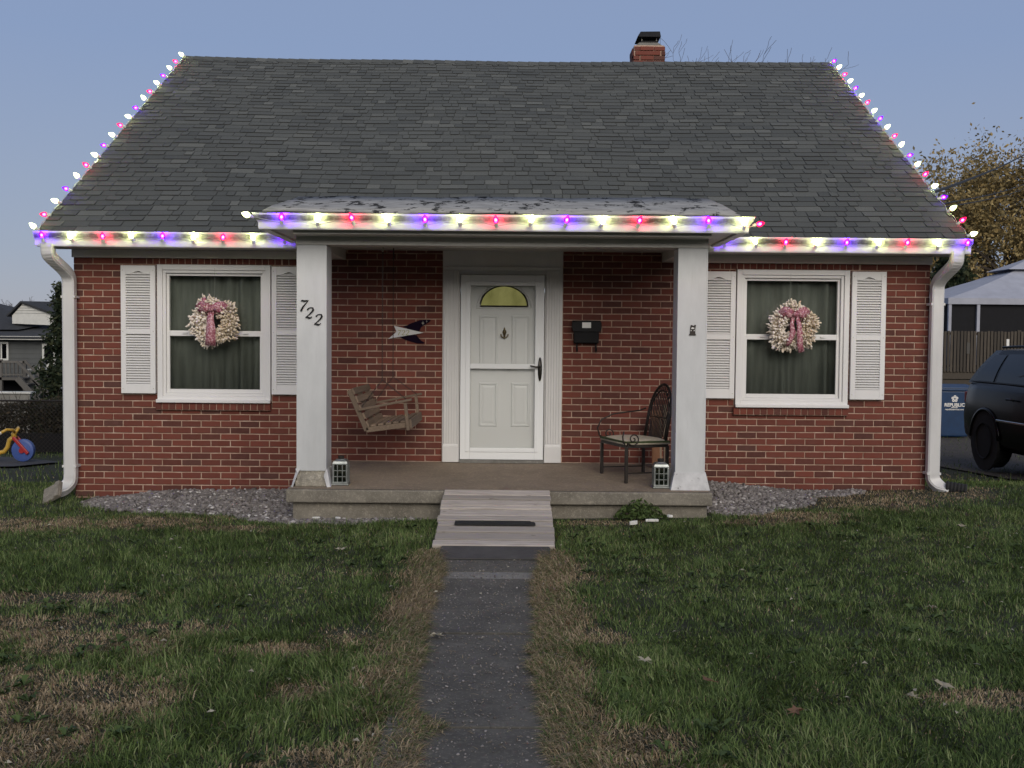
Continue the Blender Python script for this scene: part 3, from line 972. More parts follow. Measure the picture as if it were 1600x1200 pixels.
# shutters
def shutter(x0, x1, z0, z1):
    y0, y1 = -0.052, -0.004
    s = MB()
    t = 0.052
    mz = z0 + (z1 - z0) * 0.485
    s.box(x0, x0 + t, y0, y1, z0, z1); s.box(x1 - t, x1, y0, y1, z0, z1)
    s.box(x0 + t, x1 - t, y0, y1, z0, z0 + 0.10); s.box(x0 + t, x1 - t, y0, y1, mz - 0.028, mz + 0.028)
    # arched head rail
    n = 12; a, b = x0 + t, x1 - t
    poly = [(a, z1), (b, z1)]
    for i in range(n + 1):
        u = i / n
        poly.append((b + (a - b) * u, z1 - 0.092 + 0.034 * math.exp(-((u - 0.5) / 0.22) ** 2)))
    s.prism(poly, y0, y1, 'Y')
    s.box(x0 + t, x1 - t, y1 - 0.010, y1, z0 + 0.1, z1 - 0.09)
    o = s.build('shutter', 'vinyl', house, bevel=0.003)
    lv = MB()
    for za, zc in ((z0 + 0.105, mz - 0.032), (mz + 0.032, z1 - 0.066)):
        k = int((zc - za) / 0.0262); st = (zc - za) / k
        for i in range(k):
            z = za + i * st
            lv.add([(a, y0 + 0.004, z), (b, y0 + 0.004, z), (b, y0 + 0.004, z + st * 0.34), (a, y0 + 0.004, z + st * 0.34), (a, y0 + 0.036, z + st), (b, y0 + 0.036, z + st),
                    (a, y0 + 0.036, z + st * 0.62), (b, y0 + 0.036, z + st * 0.62)],
                   [(0, 1, 2, 3), (3, 2, 5, 4), (0, 6, 7, 1), (0, 3, 4, 6), (1, 7, 5, 2)])
    lv.build('louvers', 'vinyl', o, kind='stuff')
    sc_ = MB()
    for sx in (x0 + 0.02, x1 - 0.02):
        for sz in (z0 + 0.05, mz, z1 - 0.05):
            sc_.lathe([(0.005, 0), (0.004, 0.003)], (sx, y0 - 0.0005, sz), (0, -1, 0), 8)
    sc_.build('screws', 'silver', o)
shutter(-4.055, -3.700, 1.058, 2.382)
shutter(-2.495, -2.140, 1.058, 2.382)
shutter(1.950, 2.306, 1.058, 2.372)
shutter(3.508, 3.862, 1.058, 2.382)

# chimney, just behind the ridge
chx0, chx1, chy0, chy1 = 1.735, 2.20, 4.62, 5.07
ch = MB().box(chx0 + 0.012, chx1 - 0.012, chy0 + 0.012, chy1 - 0.012, 5.2, 5.985).build('chimney', 'mortar', house)
z = 5.30; k = 0
while z < 5.97:
    for (ax, y, s) in (('x', chy0, 1), ('x', chy1, -1)):
        x = chx0 - (k % 2) * 0.1
        while x < chx1 - 0.02:
            a, b = max(x, chx0), min(x + BL, chx1); x += ML
            if b - a < 0.03: continue
            jx = random.uniform(-0.008, 0.008) + (0.022 if (z > 5.80 and a == chx0) else 0.0)
            jy = random.uniform(-0.010, 0.003)
            MB().box(a + jx, b + jx * 0.3, y - 0.004 + jy, y + 0.03 * s + (0.004 if s < 0 else 0), z, z + BH).build('brick', 'brick', ch, bevel=0.004) if s > 0 else None
    for xx in (chx0, chx1):
        y = chy0 + (0.1 if k % 2 else 0.02)
        while y < chy1 - 0.04:
            b = min(y + BL, chy1); 
            MB().box(xx - 0.006, xx + 0.006, y, b, z, z + BH).build('brick', 'brick', ch); y += ML
    z += CH; k += 1
MB().prism([(chx0 + 0.03, 5.985), (chx1 - 0.03, 5.985), (chx1 - 0.10, 6.03), (chx0 + 0.09, 6.03)], chy0 + 0.03, chy1 - 0.05).build('mortar_crown', 'bareconcrete', ch)
MB().box(chx0 + 0.12, chx1 - 0.10, chy0 + 0.1, chy1 - 0.1, 6.02, 6.075).build('flue_collar', 'black', ch)
lg = MB()
for a in (chx0 + 0.13, chx1 - 0.12):
    for b in (chy0 + 0.11, chy1 - 0.12): lg.box(a, a + 0.012, b, b + 0.012, 6.07, 6.115)
lg.build('cap_legs', 'silver', ch)
cp = MB()
cp.add([(chx0 + 0.06, chy0 + 0.02, 6.115), (chx1 - 0.06, chy0 + 0.02, 6.115), (chx1 - 0.06, chy1 - 0.02, 6.115), (chx0 + 0.06, chy1 - 0.02, 6.115),
        (chx0 + 0.11, chy0 + 0.06, 6.20), (chx1 - 0.07, chy0 + 0.06, 6.205), (chx1 - 0.07, chy1 - 0.06, 6.205), (chx0 + 0.11, chy1 - 0.06, 6.20)],
       [(0, 3, 2, 1), (4, 5, 6, 7), (0, 1, 5, 4), (1, 2, 6, 5), (2, 3, 7, 6), (3, 0, 4, 7)])
cp.build('chimney_cap', 'black', ch, bevel=0.006)

# ------------------------------------------------------------------ porch
PY = -1.60
def floor_z(y): return 0.362 + 0.072 * y / 1.6
sl = MB()
vsl = []
for (x, y) in ((-2.015, PY), (1.80, PY), (1.80, 0.01), (-2.015, 0.01)):
    vsl.append((x, y, floor_z(y) - 0.118))
for (x, y) in ((-2.015, PY), (1.80, PY), (1.80, 0.01), (-2.015, 0.01)):
    vsl.append((x, y, floor_z(y)))
sl.add(vsl, [(0, 3, 2, 1), (4, 5, 6, 7), (0, 1, 5, 4), (1, 2, 6, 5), (2, 3, 7, 6), (3, 0, 4, 7)])
slab = sl.build('porch_slab', 'concrete', house, bevel=0.012)
MB().add([(-1.99, PY + 0.02, floor_z(PY + .02) + 0.004), (1.775, PY + 0.02, floor_z(PY + .02) + 0.004), (1.775, 0.004, floor_z(0) + 0.004), (-1.99, 0.004, floor_z(0) + 0.004)], [(0, 1, 2, 3)]).build('porch_floor', 'porchfloor', slab)
MB().box(-1.965, 1.765, PY + 0.06, 0.005, -0.2, 0.205).build('porch_base', 'concrete', house, bevel=0.01)
# columns
def column(x0, x1, broken):
    y0, y1 = -1.462, -1.195
    zf = floor_z(-1.46) + 0.003
    c = MB().box(x0, x1, y0, y1, zf + 0.14, 2.480).build('porch_column', 'column', house, bevel=0.006)
    tr = MB()
    for xx in (x0 + 0.001, x1 - 0.013):
        tr.box(xx, xx + 0.012, y0 - 0.003, y0 - 0.0005, zf + 0.16, 2.478)
    tr.build('corner_seam', 'column', c)
    b0, b1 = x0 - 0.042, x1 + 0.042; c0, c1 = y0 - 0.042, y1 + 0.042
    if not broken:
        bs = MB().add([(b0, c0, zf), (b1, c0, zf), (b1, c1, zf), (b0, c1, zf), (x0 - 0.006, y0 - 0.006, zf + 0.16), (x1 + 0.006, y0 - 0.006, zf + 0.16), (x1 + 0.006, y1 + 0.006, zf + 0.16), (x0 - 0.006, y1 + 0.006, zf + 0.16)],
                      [(0, 1, 5, 4), (1, 2, 6, 5), (2, 3, 7, 6), (3, 0, 4, 7)])
        o = bs.build('column_base', 'peel', c)
        o.modifiers.new('thickness', 'SOLIDIFY').thickness = 0.006
    else:
        MB().box(x0 - 0.012, x1 + 0.012, y0 - 0.01, y1 + 0.01, zf, zf + 0.062).build('footing_block', 'rubble', c, bevel=0.01)
        rb_ = MB()
        rr = random.Random(3)
        vs = []; n = 12
        for j in range(4):
            for i in range(n + 1):
                xx = x0 + 0.006 + (x1 - x0 - 0.012) * i / n
                vs.append((xx, y0 + 0.012 - 0.02 * (1 - j / 3) + rr.uniform(-0.008, 0.008), zf + 0.062 + j * 0.027))
        fs = [(j * (n + 1) + i, j * (n + 1) + i + 1, (j + 1) * (n + 1) + i + 1, (j + 1) * (n + 1) + i) for j in range(3) for i in range(n)]
        rb_.add(vs, fs)
        rb_.box(x0 + 0.006, x1 - 0.006, y0 + 0.03, y1 - 0.01, zf + 0.062, zf + 0.141)
        rb_.build('crumbled_core', 'rubble', c)
        # flared metal skirt torn open at the front
        L = MB().add([(b0, c0 + 0.01, zf), (b0 + 0.012, c0 - 0.004, zf), (x0 + 0.012, y0 - 0.016, zf + 0.12), (x0 + 0.035, y0 - 0.016, zf + 0.158), (x0 - 0.008, y0 - 0.01, zf + 0.162),
                      (x0 - 0.012, y0 + 0.02, zf + 0.13), (b0, c1, zf), (x0 - 0.008, y1, zf + 0.16)], [(0, 1, 2, 5), (2, 3, 4, 5), (0, 5, 4, 7, 6)])
        o = L.build('torn_skirt', 'peel', c); o.modifiers.new('thickness', 'SOLIDIFY').thickness = 0.006
        Rm = MB().add([(b1, c0 + 0.012, zf), (b1 - 0.03, c0 + 0.004, zf), (x1 - 0.022, y0 - 0.012, zf + 0.10), (x1 - 0.004, y0 - 0.014, zf + 0.155), (x1 + 0.008, y0 - 0.006, zf + 0.16), (b1, c1, zf), (x1 + 0.008, y1, zf + 0.16)],
                      [(0, 4, 3, 2, 1), (0, 5, 6, 4)])
        o = Rm.build('torn_skirt', 'peel', c); o.modifiers.new('thickness', 'SOLIDIFY').thickness = 0.006
    return c
colL = column(-1.945, -1.675, True)
colR = column(1.484, 1.753, False)
# beam, ceiling, soffit, roof
MB().box(-1.950, 1.758, -1.466, -1.27, 2.481, 2.60).build('porch_beam', 'trim', house, bevel=0.004)
for xa, xb in ((-1.946, -1.735), (1.545, 1.754)):
    MB().box(xa, xb, -1.268, -0.002, 2.462, 2.598).build('porch_side_beam', 'trim', house)
MB().box(-1.734, 1.544, -1.269, 0.2, 2.60, 2.62).build('porch_ceiling', 'ceilpaint', house)
pe = MB()
pe.box(-2.125, 1.955, -1.72, -1.467, 2.601, 2.618)
pe.box(-2.125, -1.951, -1.466, -0.42, 2.601, 2.618)
pe.box(1.759, 1.955, -1.466, -0.42, 2.601, 2.618)
pe.build('porch_soffit', 'trim', house)
MB().box(-1.93, 1.735, -1.70, -1.469, 2.555, 2.600).build('porch_frieze', 'trim', house)
MB().box(-2.125, 1.955, -1.722, -1.70, 2.6185, 2.735).build('porch_fascia', 'white', house)
for xa, xb, xo in ((-2.128, -2.108, 0), (1.938, 1.958, 0)):
    MB().prism([(-1.699, 2.6185), (-0.36, 2.6185), (0.28, 3.10), (-1.699, 2.735)], xa, xb, 'X').build('porch_side_fascia', 'white', house)
pr_ = MB()
n = 24; vs = []
for i in range(n + 1):
    u = i / n
    for j, (y, z) in enumerate(((-1.74, 2.752), (-1.2, 2.858), (-0.6, 2.975), (0.30, 3.150))):
        xa = -2.185 - 0.10 * j / 3; xb = 1.975 + 0.085 * j / 3
        vs.append((xa + (xb - xa) * u, y, z + 0.006 * math.sin(u * 17 + j * 2) + 0.004 * math.sin(u * 41 + j) + 0.02 * u * j / 3))
fs = [(i * 4 + j, (i + 1) * 4 + j, (i + 1) * 4 + j + 1, i * 4 + j + 1) for i in range(n) for j in range(3)]
pr_.add(vs, fs)
po = pr_.build('porch_roof', 'porchroof', house, True)
md = po.modifiers.new('thickness', 'SOLIDIFY'); md.thickness = 0.018; md.offset = -1
PG = gprof(2.718, 0.135)
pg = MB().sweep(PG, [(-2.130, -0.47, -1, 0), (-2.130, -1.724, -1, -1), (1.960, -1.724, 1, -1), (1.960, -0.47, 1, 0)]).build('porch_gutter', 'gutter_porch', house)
# ceiling light
MB().lathe([(0.055, 0), (0.055, -0.012), (0.04, -0.03), (0.012, -0.04)], (-0.10, -0.55, 2.599), (0, 0, 1), 16).build('ceiling_light', 'trim', house, True)

# ------------------------------------------------------------------ entry door
dz0 = floor_z(0) + 0.006
sur = MB()
sur.box(-0.725, -0.545, -0.012, 0.06, dz0, 2.598)
sur.box(0.335, 0.518, -0.012, 0.06, dz0, 2.598)
sur.box(-0.545, 0.335, -0.012, 0.06, 2.322, 2.598)
ds = sur.build('door_surround', 'white', house)
for xa, xb in ((-0.708, -0.560), (0.350, 0.500)):
    p = MB()
    p.box(xa, xb, -0.036, -0.0125, dz0 + 0.19, 2.36)
    o = p.build('pilaster', 'white', ds)
    fl = MB(); nf = 5; w = (xb - xa) / (nf * 2 + 1)
    for i in range(nf + 1):
        fl.box(xa + i * 2 * w, xa + i * 2 * w + w, -0.046, -0.0365, dz0 + 0.20, 2.355)
    fl.build('fluting', 'white', o, bevel=0.003)
    MB().box(xa - 0.012, xb + 0.012, -0.056, -0.0125, dz0 + 0.002, dz0 + 0.170).build('plinth', 'white', o, bevel=0.005)
    MB().prism([(-0.0125, dz0 + 0.1705), (-0.056, dz0 + 0.1705), (-0.046, dz0 + 0.19), (-0.0125, dz0 + 0.19)], xa - 0.006, xb + 0.006, 'X').build('plinth_cap', 'white', o)
MB().box(-0.712, 0.505, -0.030, -0.0125, 2.362, 2.40).build('head_moulding', 'white', ds, bevel=0.004)
MB().box(-0.545, 0.335, -0.07, 0.02, floor_z(0) + 0.004, dz0 + 0.028).build('threshold', 'bareconcrete', ds)
sd0, sd1, sz0, sz1 = -0.538, 0.328, dz0 + 0.032, 2.316
st = MB()
g0, g1, gz0, gz1 = -0.435, 0.235, 0.520, 2.205
st.box(sd0, g0, -0.050, -0.014, sz0, sz1); st.box(g1, sd1, -0.050, -0.014, sz0, sz1)
st.box(g0, g1, -0.050, -0.014, sz0, gz0); st.box(g0, g1, -0.050, -0.014, gz1, sz1)
storm = st.build('storm_door', 'doorpaint', house, bevel=0.004)
fr = MB()
for a, b, c, d in ((sd0 + 0.055, g0 - 0.001, gz0 - 0.04, gz1 + 0.04), (g1 + 0.001, sd1 - 0.055, gz0 - 0.04, gz1 + 0.04), (g0, g1, gz0 - 0.04, gz0 - 0.001), (g0, g1, gz1 + 0.001, gz1 + 0.04)):
    fr.box(a, b, -0.058, -0.0505, c, d)
fr.build('glass_bead', 'doorpaint', storm, bevel=0.003)
MB().box(g0, g1, -0.058, -0.030, 1.345, 1.395).build('mid_rail', 'doorpaint', storm, bevel=0.004)
MB().box(g0 - 0.006, g1 + 0.006, -0.0295, -0.0265, gz0 - 0.006, gz1 + 0.006).build('glass', 'stormglass', storm)
hd = MB()
hd.prism([(0.288 + 0.022 * math.cos(a), 1.345 + (0.125 + (-0.0 if math.sin(a) else 0)) * math.sin(a)) for a in [i * math.pi / 8 for i in range(16)]], -0.064, -0.0505, 'Y')
hd.tube([(0.288, -0.06, 1.37), (0.285, -0.095, 1.37), (0.25, -0.10, 1.368), (0.185, -0.095, 1.380)], [0.011, 0.011, 0.009, 0.007], 8)
hd.build('handle', 'handle', storm, True)
# inner door
idr = MB().box(-0.52, 0.31, 0.012, 0.055, dz0 + 0.03, 2.30).build('front_door', 'doorpaint', house)
def panel(x0, x1, z0, z1):
    p = MB()
    yb, yf, yi = 0.0115, -0.001, 0.004
    a = 0.028
    o = [(x0, z0), (x1, z0), (x1, z1), (x0, z1)]
    def off(k): return [(x0 + k, z0 + k), (x1 - k, z0 + k), (x1 - k, z1 - k), (x0 + k, z1 - k)]
    rings = [(off(0), yb), (off(0.008), yf), (off(0.018), yf), (off(0.030), yb - 0.002), (off(0.055), yi)]
    vs = [(x, y, z) for r, y in rings for x, z in r]
    fs = []
    for k in range(len(rings) - 1):
        for i in range(4): fs.append((k * 4 + i, k * 4 + (i + 1) % 4, (k + 1) * 4 + (i + 1) % 4, (k + 1) * 4 + i))
    b = (len(rings) - 1) * 4
    fs.append((b, b + 1, b + 2, b + 3))
    p.add(vs, fs).build('raised_panel', 'doorpaint', idr)
panel(-0.345, -0.150, 0.74, 1.20); panel(-0.010, 0.185, 0.74, 1.20)
panel(-0.345, -0.150, 1.33, 1.90); panel(-0.010, 0.185, 1.33, 1.90)
fx, fz, frd = -0.09, 1.995, 0.245
arc = [(fx + frd * math.cos(a), fz + frd * 0.86 * math.sin(a)) for a in [math.pi * i / 24 for i in range(25)]]
MB().prism(arc, 0.004, 0.0115, 'Y').build('fanlight', 'fanlit', idr)
rim = MB()
rim.tube([(x, 0.006, z) for x, z in arc] + [(fx + frd, 0.006, fz)], 0.009, 6)
rim.build('fanlight_rim', 'iron', idr)
rim2 = MB(); rim2.tube([(fx + (frd + 0.035) * math.cos(a), 0.009, fz - 0.02 + (frd + 0.03) * 0.86 * math.sin(a)) for a in [math.pi * i / 24 for i in range(25)]] + [(fx + frd + 0.035, 0.009, fz - 0.02)], 0.010, 6)
rim2.build('fanlight_moulding', 'doorpaint', idr)
kn = MB()
kn.lathe([(0.002, 0.06), (0.008, 0.05), (0.006, 0.04), (0.016, 0.028), (0.022, 0.01), (0.014, -0.01), (0.006, -0.05), (0.003, -0.065)], (-0.083, 0.0, 1.715), (0, 0, 1), 10)
kn.tube([(-0.083 + 0.038 * math.cos(a), -0.012, 1.705 + 0.038 * math.sin(a)) for a in [math.pi * (1.0 + i / 12) for i in range(13)]], 0.007, 8)
kn.build('door_knocker', 'brass', idr, True)
MB().box(-0.54, 0.33, 0.057, 0.08, dz0, 2.33).build('door_backing', 'dark', house)

# house numbers on the column
def ribbon(mb, pts, ws, y0, y1):
    P = [Vector((p[0], p[1])) for p in pts]
    n = len(P); L = []; Rr = []
    for i in range(n):
        d = (P[min(i + 1, n - 1)] - P[max(i - 1, 0)]).normalized(); nn = Vector((-d.y, d.x))
        L.append(P[i] + nn * ws[i] / 2); Rr.append(P[i] - nn * ws[i] / 2)
    vs = [(q.x, y, q.y) for y in (y0, y1) for q in L + Rr]
    m = 2 * n; fs = []
    for i in range(n - 1):
        fs += [(i, i + 1, n + i + 1, n + i), (m + i, m + n + i, m + n + i + 1, m + i + 1),
               (i, m + i, m + i + 1, i + 1), (n + i, n + i + 1, m + n + i + 1, m + n + i)]
    fs += [(0, n, m + n, m), (n - 1, m + n - 1, m + 2 * n - 1, 2 * n - 1)]
    mb.add(vs, fs)
def digit_paths(d):
    if d == '7':
        return [([(0.02, 0.90), (0.10, 0.96), (0.30, 0.91), (0.55, 0.95), (0.68, 0.97)], [0.05, 0.13, 0.14, 0.10, 0.03]),
                ([(0.66, 0.97), (0.50, 0.70), (0.32, 0.40), (0.20, 0.0)], [0.05, 0.08, 0.13, 0.16])]
    t = [(0.06, 0.74), (0.12, 0.88), (0.30, 0.97), (0.50, 0.92), (0.58, 0.76), (0.50, 0.55), (0.30, 0.32), (0.06, 0.08)]
    return [(t, [0.14, 0.09, 0.06, 0.12, 0.17, 0.14, 0.08, 0.06]), ([(0.04, 0.05), (0.18, 0.10), (0.36, 0.03), (0.52, 0.04), (0.60, 0.16)], [0.06, 0.12, 0.15, 0.10, 0.04])]
def numeral(d, x, z, h, y, parent, mat, slant=0.22, th=0.008, wmul=1.0):
    mb = MB()
    for k, (pts, ws) in enumerate(digit_paths(d)):
        ribbon(mb, [(x + (px + slant * pz) * h, z + pz * h) for px, pz in pts], [w * h * wmul for w in ws], y - th - 0.001 * k, y + 0.0005 * k)
    return mb.build('house_numeral', mat, parent)
ny = -1.4665
numeral('7', -1.925, 1.885, 0.100, ny, colL, 'black')
numeral('2', -1.868, 1.822, 0.100, ny, colL, 'black')
numeral('2', -1.790, 1.762, 0.100, ny, colL, 'black')

# ------------------------------------------------------------------ light strings
def orient(d):
    return Vector(d).to_track_quat('Z', 'Y').to_matrix().to_4x4()
sh = MB().lathe([(0.010, 0.0), (0.0165, 0.008), (0.021, 0.018), (0.021, 0.026), (0.0165, 0.042), (0.008, 0.056), (0.002, 0.062)], n=10).mesh('bulb', True)
co = MB().lathe([(0.002, -0.010), (0.008, -0.006), (0.0095, 0.0), (0.007, 0.008), (0.002, 0.012)], (0, 0, 0.025), n=8).mesh('led', True)
sk = MB().lathe([(0.0125, -0.028), (0.0125, 0.006), (0.010, 0.010)], n=10).mesh('socket', False)
SHM = {}; COM = {}
for k in BULB:
    SHM[k] = sh.copy(); SHM[k].materials.append(M['shell' + k])
    COM[k] = co.copy(); COM[k].materials.append(M['core' + k])
def light_string(label, items, wire):
    t = thing('light_string', wire[0], label, 'string lights', 'holiday light strings along the roof edges')
    MB().tube(wire, 0.0035, 5).build('wire', 'wire', t)
    for (p, d, k) in items:
        b = link('bulb', SHM[k], None, t)
        b.matrix_basis = Matrix.Translation(p) @ orient(d) @ Matrix.Scale(1.25, 4)
        s_ = link('socket', sk, 'socket', b)
        c_ = link('filament', COM[k], None, b)
PAT = 'WRWB'
def rake_items(x, sgn, n, first):
    it = []; w = []
    for i in range(n):
        s = SL * (0.004 + 0.992 * i / (n - 1))
        p = Vector(roofp(x, s, 0.025))
        p.x += sgn * 0.014
        d = Vector((sgn * random.uniform(0.7, 1.0), -0.35 + random.uniform(-0.45, 0.35), 0.45 + random.uniform(-0.45, 0.45)))
        it.append((p, d, first[i % 4]))
        w.append(p - d.normalized() * 0.028)
        if i < n - 1:
            q = Vector(roofp(x, s + SL * 0.496 / (n - 1), 0.012)); q.x += sgn * 0.012
            w.append(q)
    return it, w
it, w = rake_items(RX0, -1, 19, 'WRWB')
light_string('string of coloured bulbs along the sloping roof edge above the splash block corner', it, w)
it, w = rake_items(RX1, 1, 20, 'WRWB')
light_string('string of coloured bulbs along the sloping roof edge beside the autumn tree', it, w)
def eave_items(x0, x1, n, y, z, pat):
    it = []; w = []
    for i in range(n):
        x = x0 + (x1 - x0) * i / (n - 1) + random.uniform(-0.008, 0.008)
        p = Vector((x, y + random.uniform(-0.004, 0.004), z + random.uniform(-0.008, 0.006)))
        d = Vector((random.uniform(-0.3, 0.3), -0.5 + random.uniform(-0.15, 0.15), 0.85))
        it.append((p, d, pat[i % 4]))
        w.append(p - d.normalized() * 0.026)
        if i < n - 1:
            w.append(Vector((x + (x1 - x0) / (n - 1) / 2, y + 0.028, z + 0.022 - random.uniform(0.0, 0.02))))
    return it, w
it, w = eave_items(-4.665, -2.27, 9, -0.502, 2.612, 'BWRW')
light_string('string of coloured bulbs along the gutter above the window near the splash block', it, w)
it, w = eave_items(2.10, 4.495, 9, -0.502, 2.612, 'BWRW')
light_string('string of coloured bulbs along the gutter above the window near the parked SUV', it, w)
it, w = eave_items(-1.985, 1.985, 14, -1.866, 2.645, 'BWRW')
it = [(Vector((-2.27, -1.84, 2.690)), Vector((-0.8, -0.6, 0.25)), 'W')] + it + [(Vector((2.105, -1.80, 2.655)), Vector((0.7, -0.6, 0.15)), 'R')]
w = [Vector((-2.255, -1.825, 2.685))] + w + [Vector((2.09, -1.79, 2.65))]
light_string('string of coloured bulbs along the porch gutter above the columns', it, w)

# ------------------------------------------------------------------ ramp, mats
RY0, RY1, RZ0, RZ1 = -1.585, -2.92, floor_z(-1.6) + 0.012, 0.060
rx0, rx1 = -0.600, 0.345
ramp = thing('wooden_ramp', (XC, -2.25, 0), 'short ramp of grey weathered planks leading up to the porch', 'ramp')
rl = math.hypot(RY1 - RY0, RZ1 - RZ0); rd = Vector((0, (RY1 - RY0) / rl, (RZ1 - RZ0) / rl)); rn = Vector((0, -rd.z, rd.y))
if rn.z < 0: rn = -rn
ws = [0.14, 0.10, 0.14, 0.075, 0.14, 0.115, 0.10, 0.13, 0.14, 0.115]
tot = sum(ws); pos_ = 0.0
for i, wv in enumerate(ws):
    wv = wv / tot * rl
    c = Vector(((rx0 + rx1) / 2 + random.uniform(-0.006, 0.006), RY0, RZ0)) + rd * (pos_ + wv / 2) - rn * 0.016 + rn * random.uniform(-0.005, 0.005)
    m = MB().obox((0, 0, 0), (1, 0, 0), rd, rn, (rx1 - rx0) / 2 + random.uniform(-0.004, 0.004), wv / 2 - 0.0125, 0.016)
    o = m.build('plank', 'plank', ramp, bevel=0.007)
    o.location = c + Vector((0, 0, random.uniform(-0.0015, 0.0015)))
    pos_ += wv
for xa in (rx0 + 0.02, -0.15, rx1 - 0.06):
    MB().beam(Vector((xa + 0.02, RY0, RZ0)) - rn * 0.08, Vector((xa + 0.02, RY1, RZ1)) - rn * 0.08, 0.04, 0.092).build('stringer', 'plank', ramp)
def onramp(y, off): return RZ0 + (RZ1 - RZ0) * (y - RY0) / (RY1 - RY0) + off
mt = MB()
out = [(-0.452, -2.43), (0.155, -2.43), (0.168, -2.455), (0.185, -2.45), (0.198, -2.475), (0.2, -2.505), (-0.455, -2.505)]
nn = len(out)
mt.add([(x, y, onramp(y, 0.007)) for x, y in out] + [(x, y, onramp(y, 0.019)) for x, y in out],
       [tuple(range(nn)), tuple(range(2 * nn - 1, nn - 1, -1))] + [(i, (i + 1) % nn, (i + 1) % nn + nn, i + nn) for i in range(nn)])
mt.build('rubber_strip', 'rubber', None, label='narrow black rubber strip with a torn end lying on the ramp', category='mat')
pl = MB().add([(-0.53, -2.925, 0.055), (0.30, -2.925, 0.055), (0.30, -3.26, 0.030), (-0.53, -3.26, 0.030), (-0.53, -2.925, 0.018), (0.30, -2.925, 0.018), (0.30, -3.26, 0.022), (-0.53, -3.26, 0.022)],
              [(0, 3, 2, 1), (4, 5, 6, 7), (0, 1, 5, 4), (1, 2, 6, 5), (2, 3, 7, 6), (3, 0, 4, 7)])
pl.build('transition_plate', 'bluegreyplate', None, label='blue grey sloped plate at the foot of the wooden ramp', category='plate')

